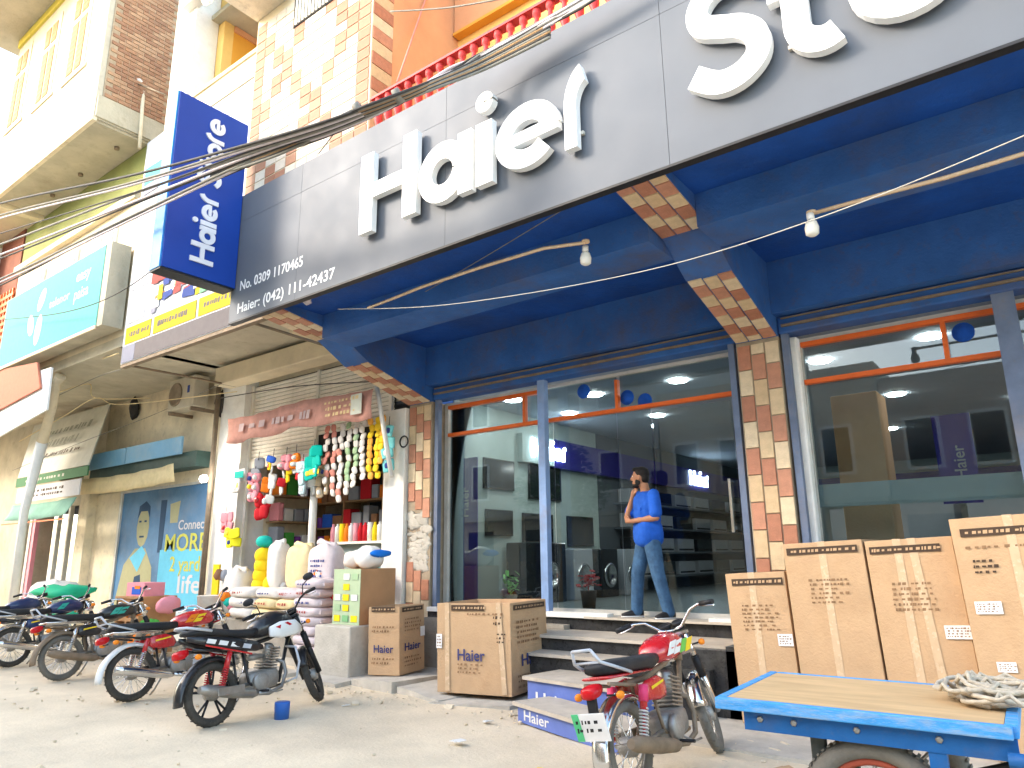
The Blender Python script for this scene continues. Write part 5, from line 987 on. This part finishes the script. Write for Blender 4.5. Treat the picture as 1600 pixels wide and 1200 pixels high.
def moto(lab, x, y, head, lean, steer, kind, paint, decals=(), fend=None, dusty=False, plate=True):
    """local x forward, y left, z up; origin under the rear wheel"""
    g = thing('motorcycle', lab, 'motorcycle', (x, y, 0)); g.rotation_euler = (Matrix.Rotation(head, 4, 'Z') @ Matrix.Rotation(-lean, 4, 'X')).to_euler()
    I = None; sport = kind == 'sport'; WB = 1.26; fend = fend or m_chrome
    hx, hz = .99, .84; axis = Vector((hx-WB*.98, 0, hz-.3)).normalized()
    F = Matrix.Translation((hx, 0, hz)) @ Matrix.Rotation(steer, 4, Vector((-.45, 0, .9)).normalized()) @ Matrix.Translation((-hx, 0, -hz))
    def fb(): 
        b = MB(); b.T = F; return b
    wheel(g, 'rear_wheel', 0, Matrix(), sport, dusty); wheel(g, 'front_wheel', WB, F, sport, dusty)
    m_fr = m_blkp if not dusty else m_rust
    fr = MB(); fr.tube([(hx, 0, hz-.02), (.7, 0, .72), (.35, 0, .66), (.1, 0, .66)], .022, 8); fr.tube([(hx-.02, 0, hz-.1), (.86, 0, .45), (.8, 0, .28)], .02, 8)
    for s in (-1, 1): fr.tube([(.3, .07*s, .64), (.36, .09*s, .32), (.5, .09*s, .24), (.8, .06*s, .26)], .014, 6); fr.tube([(.05, .1*s, .655), (-.26, .09*s, .70)], .013, 6)
    fr.tube([(hx-.035, 0, hz-.12), (hx+.02, 0, hz+.06)], .033, 10); fr.build('frame', m_fr, g)
    sw = MB()
    for s in (-1, 1): sw.tube([(0, .09*s, .285), (.4, .08*s, .32)], .018, 6)
    sw.build('swingarm', m_steel, g)
    B('chain_cover', m_fr, g, (.0, .38, .065, .095, .285, .36), bevel=.02)
    # engine
    en = MB().loft([(.36, 0, .33, .06, .06), (.40, 0, .33, .11, .095), (.56, 0, .33, .125, .105), (.70, 0, .34, .115, .095), (.76, 0, .35, .06, .06)], 14, 3.4).lathe((.47, -.115, .32), (0, -1, 0), [(0, .09), (.03, .09), (.04, .075), (.04, 0)], 20).lathe((.5, .11, .32), (0, 1, 0), [(0, .095), (.035, .09), (.045, .07), (.045, 0)], 20).build('engine', m_engine, g)
    cy = MB()
    for k in range(8): M = Matrix.Rotation(R(12), 3, 'Y'); cy.cbox((.64+.012*k*.9, 0, .44+k*.026), (.16-.004*k, .17-.003*k, .012), M)
    cy.lathe((.63, 0, .42), (.25, 0, 1), [(0, .055), (.2, .055), (.24, .06), (.26, .04)], 14); cy.build('cylinder_fins', m_steel, en)
    MB().lathe((.5, 0, .56), (1, 0, 0), [(-.08, .02), (-.06, .035), (0, .035), (.06, .025), (.12, .022)], 10).build('carburettor', m_engine, en)
    # exhaust
    mx = m_black if sport else (m_rust if dusty else m_steel); my = m_steel if sport else (m_rust if dusty else m_chrome)
    MB().tube([Vector(p) for p in [(.74, -.05, .5), (.80, -.09, .47), (.80, -.12, .36), (.72, -.14, .24), (.55, -.15, .2), (.40, -.155, .22)]], .019, 8).tube([(.40, -.16, .22), (.34, -.165, .225), (.1, -.175, .27), (-.18, -.18, .33), (-.26, -.18, .345)], [.024, .042, .05, .05, .03], 12).build('exhaust', my, g)
    if sport: B('heat_shield', m_steel, g, (-.1, .2, -.232, -.224, .26, .33), bevel=.01)
    # tank, seat, panels
    if sport:
        MB().loft([(.46, 0, .80, .06, .06), (.54, 0, .83, .11, .095), (.70, 0, .87, .145, .12), (.84, 0, .88, .135, .11), (.95, 0, .86, .09, .08), (1.0, 0, .85, .05, .05)], 18, 2.4).build('fuel_tank', paint, g)
        for s in (-1, 1):
            MB().loft([(.60, .135*s, .78, .02, .05), (.72, .16*s, .79, .028, .085), (.92, .15*s, .80, .03, .08), (1.06, .10*s, .78, .01, .03)], 10, 2.6).build('tank_shroud', m_wht, g)
            MB().prism([(.64, .82), (.80, .86), (.86, .83), (.72, .79)], lambda a, q, t: (a, (.178+.004*t)*s, q)).build('white_decal', m_redp, g)
            MB().loft([(-.30, .06*s, .80, .01, .02), (-.1, .10*s, .76, .02, .045), (.2, .125*s, .70, .022, .06), (.42, .13*s, .66, .02, .05), (.52, .12*s, .64, .008, .02)], 10, 2.8).build('side_panel', m_blkp, g)
            for q in range(4):
                xa = -.14+q*.13; z = .775-.028*q; MB().prism([(xa, z-.03), (xa+.09, z-.048), (xa+.11, z-.012), (xa+.02, z+.008)], lambda a, w_, t: (a, (.122+.025*(a+.14)/.5+.006*t)*s, w_)).build('silver_decal', m_wht if q != 3 else m_silver, g)
            MB().prism([(-.16, .73), (.36, .60), (.36, .585), (-.16, .715)], lambda a, w_, t: (a, (.14+.012*t)*s, w_)).build('red_line', m_redp, g)
        MB().loft([(-.30, 0, .845, .05, .02), (-.2, 0, .85, .10, .035), (.0, 0, .835, .125, .04), (.2, 0, .80, .14, .045), (.4, 0, .79, .12, .045), (.5, 0, .81, .08, .04)], 16, 2.8).build('seat', m_vinyl, g)
        MB().tube([(-.08, .13, .85), (-.32, .09, .90), (-.36, 0, .905), (-.32, -.09, .90), (-.08, -.13, .85)], .013, 6).build('grab_rail', m_silver, g)
    else:
        MB().loft([(.46, 0, .80, .05, .035), (.52, 0, .81, .095, .07), (.64, 0, .825, .125, .095), (.80, 0, .84, .125, .10), (.92, 0, .84, .09, .08), (.985, 0, .83, .045, .05)], 18, 2.5).build('fuel_tank', paint, g)
        MB().lathe((.78, 0, .935), (0, 0, 1), [(0, .035), (.015, .035), (.02, .025), (.02, 0)], 14).build('tank_cap', m_chrome, g)
        for s in (-1, 1):
            for q, dm in enumerate(decals):
                MB().prism([(.56+.1*q, .78), (.66+.1*q, .79), (.74+.1*q, .88), (.64+.1*q, .87)] if q < 4 else [], lambda a, w_, t: (a, (.122+.004*t-.03*abs(a-.72)*(1 if a > .72 else .6))*s, w_)).build('tank_decal', dm, g)
            MB().loft([(.12, .10*s, .60, .008, .03), (.18, .115*s, .60, .018, .065), (.32, .12*s, .60, .022, .08), (.42, .115*s, .59, .018, .06), (.46, .10*s, .58, .008, .02)], 10, 3).build('side_cover', paint, g)
            if decals: MB().prism([(.2, .60), (.38, .63), (.38, .645), (.2, .62)], lambda a, w_, t: (a, (.141+.003*t)*s, w_)).build('cover_decal', m_yel, g)
        MB().loft([(-.26, 0, .785, .08, .025), (-.2, 0, .79, .115, .045), (.0, 0, .785, .125, .05), (.2, 0, .775, .125, .05), (.38, 0, .77, .115, .05), (.5, 0, .78, .08, .04)], 16, 3.2).build('seat', m_vinyl, g)
        MB().loft([(-.255, 0, .735, .115, .012), (.0, 0, .73, .13, .012), (.3, 0, .72, .125, .012)], 10, 3).build('seat_trim', paint if kind == 'classic_trim' else m_chrome, g)
        b = MB()
        for s in (-1, 1): b.tube([(-.02, .135*s, .74), (-.22, .13*s, .80), (-.33, .10*s, .84), (-.38, .07*s, .92)], .011, 6)
        b.tube([(-.38, .07, .92), (-.38, -.07, .92)], .011, 6); b.tube([(-.33, .10, .84), (-.33, -.10, .84)], .009, 6); b.build('carrier_rail', m_silver, g)
    fender(g, 0, 48, 190, Matrix(), fend if not sport else m_blkp, .062, .33, 'rear_fender', .12); fender(g, WB, 20, 165, F, (m_blkp if sport else fend), .055, .322, 'front_fender')
    # rear lamp, plate, indicators
    tl_ = MB().loft([(-.39, 0, .66, .03, .02), (-.375, 0, .66, .06, .038), (-.31, 0, .67, .06, .042), (-.27, 0, .68, .05, .03)], 12, 3).build('tail_light', m_redl, g)
    for s in (-1, 1):
        MB().tube([(-.24, .05*s, .63), (-.25, .14*s, .63)], .007, 5).build('indicator_stem', m_black, g); MB().blob((-.25, .16*s, .63), (.07, .05, .05), 10, 6).build('indicator', m_orl, g)
        fb().tube([(hx+.06, .07*s, .80), (hx+.05, .16*s, .80)], .007, 5).build('indicator_stem', m_black, g); fb().blob((hx+.05, .18*s, .80), (.07, .05, .05), 10, 6).build('indicator', m_orl, g)
        # shocks
        a, c = Vector((.02, .115*s, .31)), Vector((.12, .125*s, .64)); d = c-a
        sh_ = MB().tube([a, a.lerp(c, .5)], .011, 8).tube([a.lerp(c, .55), c], .026, 12).build('shock_absorber', m_redp if kind != 'classic' else m_chrome, g)
        P = []; u_ = d.cross(Vector((0, 1, 0))).normalized(); v_ = Vector((0, 1, 0))
        for q in range(66): w_ = q/65; an = q*.85; P.append(a+d*(.06+.52*w_)+u_*math.cos(an)*.028+v_*math.sin(an)*.028)
        MB().tube(P, .0065, 5).build('spring', m_spring if kind == 'classic_trim' else (m_redp if sport else m_chrome), sh_)
        if kind == 'classic_trim': MB().tube([a.lerp(c, .70), c], .034, 12).build('shock_cover', m_pinkd, sh_)
        MB().tube([(.45, .1*s, .24), (.45, .26*s, .23)], .012, 6).build('foot_peg', m_black, g)
        # fork
        top = Vector((hx+.0, .085*s, hz+.06)); bot = Vector((WB, .085*s, .285)); mid = top.lerp(bot, .45)
        fk = fb().tube([top, mid], .021, 10).tube([mid, bot], .028, 10).build('fork_leg', m_black if sport else m_chrome, g)
        fb().tube([top.lerp(bot, .3), top.lerp(bot, .55)], .033, 10).build('fork_boot', m_black, fk)
        # bars
        fb().tube([(hx-.0, 0, hz+.10), (hx-.01, .08*s, hz+.11), (hx-.03, .19*s, hz+.21), (hx-.10, .27*s, hz+.225), (hx-.19, .38*s, hz+.21)], .0115, 8).build('handlebar', m_chrome if not sport else m_black, g)
        fb().tube([(hx-.12, .29*s, hz+.223), (hx-.20, .395*s, hz+.208)], .019, 8).build('grip', m_black, g)
        fb().tube([(hx-.08, .27*s, hz+.215), (hx-.06, .32*s, hz+.2), (hx-.12, .385*s, hz+.185)], .006, 5).build('lever', m_chrome, g)
        if not sport: continue
        mr = fb().tube([(hx-.08, .24*s, hz+.225), (hx-.06, .26*s, hz+.32), (hx-.02, .32*s, hz+.37)], .006, 5).build('mirror_stem', m_black, g)
        fb().blob((hx-.02, .34*s, hz+.40), (.03, .12, .08), 12, 6).build('mirror', m_black, mr)
    fb().box(hx-.03, hx+.05, -.11, .11, hz+.055, hz+.075).box(hx-.02, hx+.06, -.11, .11, hz-.09, hz-.07).build('fork_yoke', m_chrome if not sport else m_black, g)
    for s in (-1, 1): fb().lathe((hx+.055, .055*s, hz+.10), (-.35, 0, 1), [(0, .045), (.05, .052), (.06, .052), (.055, .045), (.055, 0)], 18).build('instrument', m_black, g)
    if sport: fb().loft([(hx+.06, 0, hz+.05, .10, .10), (hx+.12, 0, hz+.04, .10, .11), (hx+.2, 0, hz, .07, .08), (hx+.23, 0, hz-.02, .03, .04)], 14, 2.4).build('headlight_cowl', m_wht, g)
    fb().lathe((hx+.05, 0, hz-.0), (1, 0, -.1), [(0, .04), (.03, .075), (.10, .085), (.12, .085)], 20).build('headlight', m_chrome if not sport else m_black, g); fb().lathe((hx+.17, 0, hz-.012), (1, 0, -.1), [(0, .083), (.012, .06), (.018, 0)], 20).build('headlight_lens', m_label, g)
    MB().tube([(.40, .10, .22), (.36, .17, .10), (.33, .26, .0+.02)], .011, 6).build('side_stand', m_steel, g)
    MB().tube([(.5, -.14, .26), (.62, -.17, .2), (.68, -.2, .21)], .008, 6).build('brake_pedal', m_steel, g)
    if sport or kind == 'classic_guard':
        MB().tube([(.88, -.05, .62), (.87, -.2, .6), (.85, -.27, .45), (.83, -.24, .3), (.8, -.06, .26)], .012, 8).tube([(.88, .05, .62), (.87, .2, .6), (.85, .27, .45), (.83, .24, .3), (.8, .06, .26)], .012, 8).build('crash_guard', m_silver, g)
    if plate:
        p = MB(); M = Matrix.Rotation(R(-15), 3, 'Y'); p.cbox((-.40, 0, .47), (.006, .24, .17), M); pb = p.build('number_plate', m_label, g); B('plate_bracket', m_black, g, (-.36, -.33, -.03, .03, .42, .64))
        scribble(pb, (-.425, -.10+.19, .435), (0, -1, 0), (-.25, 0, 1), .17, .10, 2, m_black, int(abs(x*10)), 'plate_characters', .012, .004)
        MB().cbox((-.4045, .095, .471), (.006, .05, .168), M).build('plate_green_strip', pl('plate_green', (.1, .5, .22)), pb)
    return g
moto('red motorcycle with white rear springs parked in front of the steps', -2.46, 4.54, R(89), R(9), R(20), 'classic_trim', m_redp, (m_wht, m_wht, m_grn, m_yel), m_chrome, True)
moto('black sport motorcycle with white tank shrouds, nearest of the left row', -6.62, 4.05, R(96), R(9), R(38), 'sport', m_blkp, (), None, False, False)
moto('red motorcycle with white rear fender second in the left row', -8.55, 4.22, R(90), R(10), R(25), 'classic_guard', m_redp, (m_orl, m_yel), m_wht, False, False)
moto('dusty teal striped motorcycle third in the left row', -10.85, 4.4, R(94), R(9), R(20), 'classic', m_blkp, (m_tealp, m_tealp), m_rust, True, False)
moto('navy and teal motorcycle at the far left end of the row', -12.9, 4.5, R(92), R(9), R(18), 'classic', m_navy, (m_tealp,), m_chrome, False, False)
moto('dark motorcycle partly cut by the left edge of the photo', -14.3, 4.4, R(93), R(9), R(12), 'classic', m_navy, (), m_chrome, True, False)
leg = MB().prism([(0, 0), (.10, .02), (.2, .34), (.16, .42), (.02, .40)], lambda a, q, t: (-8.27+(.012 if t else 0), 4.75+a, .28+q)).build('leg_shield', m_silver); tag(leg, 'grey leg shield panel standing at the side of the red motorcycle in the left row', 'panel')
bt = tag(MB().lathe((-6.35, 4.62, 0), (0, 0, 1), [(0, .07), (.15, .075), (.16, .07)], 14).build('blue_bottle', mat('blue_plastic', (.03, .12, .42), .3, .1, 5)), 'small blue plastic container under the black motorcycle', 'container')

# ================================================================ PERSON
def remesh(mb, voxel, name, m, parent, it=4):
    me = mb.mesh(name+'_src', m); o = bpy.data.objects.new(name+'_src', me); COL.objects.link(o)
    r = o.modifiers.new('r', 'REMESH'); r.mode = 'VOXEL'; r.voxel_size = voxel; r.use_smooth_shade = True
    s = o.modifiers.new('s', 'SMOOTH'); s.iterations = it; s.factor = .5
    dg = bpy.context.evaluated_depsgraph_get(); dg.update(); me2 = bpy.data.meshes.new_from_object(o.evaluated_get(dg)); me2.name = name
    me2.materials.clear(); me2.materials.append(m); me2.polygons.foreach_set('use_smooth', [True]*len(me2.polygons))
    bpy.data.objects.remove(o); return link_mesh(name, me2, parent)
def cap(b, P, r, n=16):
    b.tube(P, r, n); rs = r if isinstance(r, (list, tuple)) else [r]*len(P)
    for p, q in ((P[0], rs[0]), (P[-1], rs[-1])): b.blob(p, (2*q, 2*q, 2*q), n, 10, 2)
    for p, q in list(zip(P, rs))[1:-1]: b.blob(p, (2*q, 2*q, 2*q), n, 10, 2)
    return b
man = thing('person', 'man in blue t-shirt and jeans standing in the doorway, hand on chin', 'person', (-3.95, 7.88, .806), R(230))
HT = Matrix.Translation((.015, 0, 0)) @ Matrix.Rotation(R(-34), 4, 'Z')
S_L, S_R = Vector((-.01, .205, 1.40)), Vector((.0, -.205, 1.41))
E_L, E_R = Vector((-.005, .25, 1.13)), Vector((.17, -.20, 1.15))
H_L, H_R = Vector((.20, -.02, 1.10)), Vector((.125, -.115, 1.395))
b = MB()
b.blob((0, 0, .93), (.22, .31, .26), 18, 12, 2.2); b.blob((.0, 0, 1.10), (.23, .28, .36), 18, 12, 2.2); b.blob((.005, 0, 1.29), (.23, .35, .36), 18, 12, 2.3)
cap(b, [Vector((-.01, 0, 1.38)), Vector((.015, 0, 1.52))], .055)
HD = Vector((.045, .0, 1.615)); b.T = HT; b.blob(HD+Vector((-.005, 0, .02)), (.19, .15, .21), 22, 16, 2.1); b.blob(HD+Vector((.03, 0, -.055)), (.13, .115, .12), 18, 12, 2.2)
b.tube([HD+Vector((.088, 0, .03)), HD+Vector((.108, 0, -.008)), HD+Vector((.098, 0, -.022))], [.010, .016, .016], 8)
for s in (-1, 1): b.blob(HD+Vector((-.005, .078*s, .0)), (.04, .02, .062), 10, 8)
b.blob(HD+Vector((.088, 0, -.052)), (.018, .05, .012), 10, 6); b.blob(HD+Vector((.086, 0, -.066)), (.018, .045, .014), 10, 6)
for s in (-1, 1): b.blob(HD+Vector((.080, .032*s, .035)), (.03, .05, .014), 10, 6)
b.T = None
cap(b, [S_L, S_L.lerp(E_L, .5), E_L], [.052, .047, .039]); cap(b, [E_L, E_L.lerp(H_L, .4), H_L], [.040, .040, .026])
cap(b, [S_R, S_R.lerp(E_R, .5), E_R], [.052, .046, .039]); cap(b, [E_R, E_R.lerp(H_R, .4), H_R], [.040, .039, .026])
def hand(b, w, d, up, side, curl):
    """w wrist, d hand direction, up = back of the hand, side = thumb side"""
    d = d.normalized(); side = side.normalized(); up = up.normalized()
    b.blob(w+d*.045, (.05, .05, .05), 10, 8); b.tube([w, w+d*.04, w+d*.085], [.024, .032, .030], 10)
    for q, (o, L) in enumerate(((.027, .07), (.009, .08), (-.009, .075), (-.026, .06))):
        p0 = w+d*.08+side*o; p1 = p0+d*L*.4-up*L*.12*curl; p2 = p1+d*L*.25*(1-.5*curl)-up*L*.35*curl; p3 = p2-up*L*.3*curl+d*L*.2*(1-curl)
        cap(b, [p0, p1, p2, p3], [.0095, .009, .0085, .0075], 8)
    p0 = w+d*.03+side*.026; cap(b, [p0, p0+side*.025+d*.025, p0+side*.03+d*.055-up*.01], [.012, .0105, .009], 8)
hand(b, H_L, Vector((.3, -1, .15)), Vector((1, .3, 0)), Vector((0, .1, 1)), .6); hand(b, H_R, Vector((-.25, .25, 1)), Vector((.9, .1, .2)), Vector((-.2, 1, .1)), .9)
hipL, hipR = Vector((0, .09, .90)), Vector((0, -.09, .90)); kL, kR = Vector((-.03, .15, .50)), Vector((.10, -.13, .50)); aL, aR = Vector((-.12, .19, .09)), Vector((.12, -.17, .09))
for h_, k_, a_ in ((hipL, kL, aL), (hipR, kR, aR)): cap(b, [h_, h_.lerp(k_, .5), k_, k_.lerp(a_, .4), a_], [.088, .075, .058, .056, .040])
body = remesh(b, .0075, 'body', m_skin, man)
b = MB(); b.blob((.0, 0, .96), (.31, .41, .34), 20, 14, 3.0, .02, 1); b.blob((.0, 0, 1.15), (.29, .385, .36), 20, 14, 2.5, .015, 2); b.blob((.005, 0, 1.30), (.28, .43, .32), 20, 14, 2.3); b.blob((-.005, 0, 1.40), (.16, .30, .13), 18, 10, 2.1)
cap(b, [S_L, S_L.lerp(E_L, .35), S_L.lerp(E_L, .78)], [.068, .074, .076]); cap(b, [S_R, S_R.lerp(E_R, .35), S_R.lerp(E_R, .72)], [.068, .072, .074])
for k in range(5): b.tube([(.12-.01*k, -.13+.06*k, .93+.02*k), (.135, -.08+.05*k, 1.08+.03*k)], [.006, .012], 6)
remesh(b, .009, 'shirt', m_shirt, body, 5)
B('chest_logo', m_label, body, (.122, .128, .05, .10, 1.33, 1.345)); rr = random.Random(4)
fld = MB()
for k in range(9): y0 = rr.uniform(-.13, .13); z0 = rr.uniform(.95, 1.2); fld.tube([(.115, y0, z0), (.128, y0+rr.uniform(-.04, .04), z0+.06), (.118, y0+rr.uniform(-.06, .06), z0+.13)], [.004, .010, .004], 6)
fld.build('shirt_fold', m_shirt, body)
b = MB(); b.blob((0, 0, .93), (.26, .36, .26), 20, 12, 2.4)
for h_, k_, a_ in ((hipL, kL, aL), (hipR, kR, aR)):
    lo = a_+Vector((0, 0, -.015)); cap(b, [h_, h_.lerp(k_, .5), k_, k_.lerp(lo, .5), lo], [.105, .095, .080, .074, .070])
    for q, z in enumerate((.03, .07, .115, .30, .36, .43)): c = k_.lerp(a_, 1-(z/.45)); b.torus(c+Vector((.004*(-1)**q, 0, 0)), (.2*(-1)**q, .1, 1), .058, .010, 20, 6)
remesh(b, .009, 'jeans', m_jean, body, 5)
b = MB(); b.T = HT; b.blob(HD+Vector((-.025, 0, .055)), (.185, .168, .17), 22, 14, 2.1, .01, 2); b.blob(HD+Vector((-.055, 0, .0)), (.11, .155, .14), 18, 12); b.blob(HD+Vector((.035, 0, .105)), (.11, .14, .06), 16, 8, 2.2, .03)
remesh(b, .006, 'hair', m_hair, body, 1)
b = MB(); b.T = HT; b.blob(HD+Vector((.048, 0, -.088)), (.108, .112, .058), 18, 10, 2.3); b.blob(HD+Vector((.088, 0, -.036)), (.03, .07, .016), 12, 6)
for s in (-1, 1): b.blob(HD+Vector((.02, .058*s, -.05)), (.07, .02, .085), 12, 8)
remesh(b, .005, 'beard', m_hair, body, 1)
for s in (-1, 1):
    def hb():
        q = MB(); q.T = HT; return q
    e = hb().blob(HD+Vector((.084, .032*s, .022)), (.014, .026, .013), 10, 6).build('eye', m_label, body); hb().blob(HD+Vector((.0905, .032*s, .022)), (.004, .010, .010), 8, 6).build('pupil', m_black, e)
    hb().tube([HD+Vector((.086, .015*s, .043)), HD+Vector((.090, .035*s, .048)), HD+Vector((.078, .055*s, .042))], .0045, 6).build('eyebrow', m_hair, body)
    MB().loft([(-.09, .0, .04, .035, .035), (-.05, 0, .05, .042, .045), (.05, 0, .04, .045, .036), (.13, 0, .03, .045, .026), (.17, 0, .025, .02, .018)], 14, 2.6) if False else None
for a_, dy in ((aL, .05), (aR, -.02)):
    b = MB(); b.T = Matrix.Translation((a_.x, a_.y, 0)) @ Matrix.Rotation(R(14 if dy > 0 else -8), 4, 'Z'); b.loft([(-.075, 0, .045, .030, .035), (-.04, 0, .052, .040, .048), (.05, 0, .045, .044, .040), (.13, 0, .033, .045, .028), (.185, 0, .026, .022, .018)], 14, 2.6); sh_ = b.build('shoe', m_black, body)
    b = MB(); b.T = Matrix.Translation((a_.x, a_.y, 0)) @ Matrix.Rotation(R(14 if dy > 0 else -8), 4, 'Z'); b.loft([(-.08, 0, .009, .034, .009), (.05, 0, .009, .048, .009), (.14, 0, .009, .048, .009), (.19, 0, .009, .02, .008)], 12, 3); b.build('sole', m_label, sh_)

# ================================================================ OVERHEAD CABLES
def cable(pts, r, m, lab, group, sag=0, nm='overhead_cable'):
    P = spline([(0, 0), (1, 1)], 1) if False else None
    V = [Vector(p) for p in pts]; out = []
    for i in range(len(V)-1):
        a, b_, c, d = V[max(i-1, 0)], V[i], V[i+1], V[min(i+2, len(V)-1)]
        for j in range(8): t = j/8; out.append(.5*((2*b_)+(c-a)*t+(2*a-5*b_+4*c-d)*t*t+(-a+3*b_-3*c+d)*t**3))
    out.append(V[-1]); o = MB().tube(out, r, 6).build(nm, m); tag(o, lab, 'cable', group); return o
rr = random.Random(17)
L1 = 'dark cable in the sagging bundle crossing in front of the blue box sign'
for k, y0 in enumerate((318, 336, 341, 365, 382, 398, 404, 436, 441, 446)):
    Y = 3.45+.02*k
    pts = [at(-120, y0+40, 1, Y), at(0, y0, 1, Y), at(200, 275+.42*(y0-318)+rr.uniform(-5, 5)+(y0-318)*.12, 1, Y), at(400, 222+(k*3.6), 1, Y), at(520, 186+k*2.6, 1, Y+.1), at(610, 152+k*1.9, 1, Y+.35), at(700, 112+rr.uniform(-4, 12), 1, Y+.8), at(760, 84+rr.uniform(-6, 10), 1, 4.55), at(900, 8+rr.uniform(-5, 10), 1, 4.6), at(1010, -60, 1, 4.6)]
    cable(pts, rr.choice([.009, .012, .015]), (m_wire, m_wireg, m_sackl)[k % 3], '%s cable from the top of the sagging bundle where it leaves the left edge' % ORD[k], 'cables of the sagging bundle')
for k in range(8):
    Y = 3.7+.02*k; pts = [at(330, 262+k*2, 1, 3.6), at(430, 226+k*2.5, 1, 3.6), at(540, 178+k*2.2, 1, Y-.1), at(600, 155+k*2, 1, Y), at(680, 124+k*2, 1, 4.1), at(760, 86+k*3, 1, 4.5), at(860, 30+k*4, 1, 4.6)]
    cable(pts, .014, (m_wire, m_wireg, m_wood)[k % 3], '%s thick twisted cable from the top where the bundle meets the balusters' % ORD[k], 'thick twisted cables')
for k, (px, py) in enumerate(((560, 171), (622, 150))): tag(MB().lathe(at(px, py, 1, 3.85), Vector((1, .3, .35)), [(-.03, .07), (.03, .07)], 12).build('cable_clamp', m_wireg), ['grey band holding the cable bundle above the sign left end', 'grey band holding the cable bundle near the first red baluster'][k], 'clamp')
for k, (pts, r, m, lab) in enumerate([([at(528, 483, 1, 5.2), at(700, 476, 1, 5.2), at(1000, 425, 1, 5.2), at(1300, 333, 1, 5.2), at(1700, 170, 1, 5.2)], .004, m_side, 'thin white wire stretched under the canopy'),
        ([at(905, 312, 1, 4.92), at(760, 400, 1, 5.4), at(640, 470, 1, 5.8), at(510, 545, 1, 7.3)], .005, m_wireg, 'thin grey wire slanting from the sign to the shutter'),
        ([at(0, 500, 1, 5.0), at(100, 488, 1, 5.0), at(190, 455, 1, 4.9), at(290, 380, 1, 5.3)], .008, m_wire, 'single dark wire crossing the aqua sign'),
        ([at(190, 577, 1, 5.6), at(150, 590, 1, 6), at(75, 625, 1, 6), at(0, 652, 1, 6)], .007, m_wireg, 'upper loose wire at the concrete pole'), ([at(185, 552, 1, 5.6), at(120, 575, 1, 6), at(60, 600, 1, 5.7)], .012, m_sackc, 'pale twisted wire tied to the concrete pole top'),
        ([at(78, 618, 1, 6), at(138, 600, 1, 6.4), at(150, 622, 1, 6.5), at(235, 622, 1, 7.5)], .010, m_sackc, 'pale plastic rope looped below the canopy corner'), ([at(30, 690, 1, 5.8), at(100, 650, 1, 6), at(150, 622, 1, 6.4), at(190, 632, 1, 7), at(370, 612, 1, 7.3)], .010, m_sackc, 'pale rope running right towards the air conditioner'),
        ([at(20, 735, 1, 5.9), at(130, 690, 1, 6), at(240, 648, 1, 7.4), at(345, 600, 1, 7.3)], .006, m_wireg, 'thin wire crossing in front of the leaning board'), ([at(345, 622, 1, 7.2), at(460, 604, 1, 7.1), at(585, 596, 1, 7.1)], .009, m_wire, 'dark wire across the rolled shutter'),
        ([at(620, 130, 1, 5.0), at(668, -10, 1, 6.0)], .014, m_pink, 'thin pipe slanting up in front of the peach wall'), ([at(610, 18, 1, 4.8), at(700, 12, 1, 4.8), at(800, -5, 1, 4.8)], .009, m_wireg, 'pale wire crossing the top of the peach wall'),
        ([at(498, 240, 1, 4.5), at(530, 200, 1, 4.2), at(560, 178, 1, 3.9)], .006, m_wire, 'loose wire end hanging from the bundle to the sign top')]):
    cable(pts, r, m, lab, None, nm='wire')
tag(MB().blob(at(480, 470, 1, 5.0), (.12, .08, .1), 10, 6, 2, .2, 3).build('junction_knot', m_sackl), 'tangled wire joint under the sign at the left bracket', 'wire joint')

# ================================================================ origins at the base of each thing
bpy.context.view_layer.update()
for o in [q for q in COL.objects if q.parent is None]:
    if o.type == 'MESH' and o.location.length < 1e-6 and o.data.users == 1 and len(o.data.vertices):
        xs = [v.co for v in o.data.vertices]
        c = Vector((sum(p.x for p in xs)/len(xs), sum(p.y for p in xs)/len(xs), min(p.z for p in xs)))
        if o.get('kind') == 'structure': continue
        o.data.transform(Matrix.Translation(-c)); o.location = c
        for ch in o.children: ch.location -= c
    elif o.type == 'EMPTY' and o.location.length < 1e-6:
        pts = [v.co for ch in o.children if ch.type == 'MESH' for v in ch.data.vertices]
        if not pts: continue
        c = Vector(((min(p.x for p in pts)+max(p.x for p in pts))/2, (min(p.y for p in pts)+max(p.y for p in pts))/2, min(p.z for p in pts)))
        o.location = c
        for ch in o.children: ch.location -= c
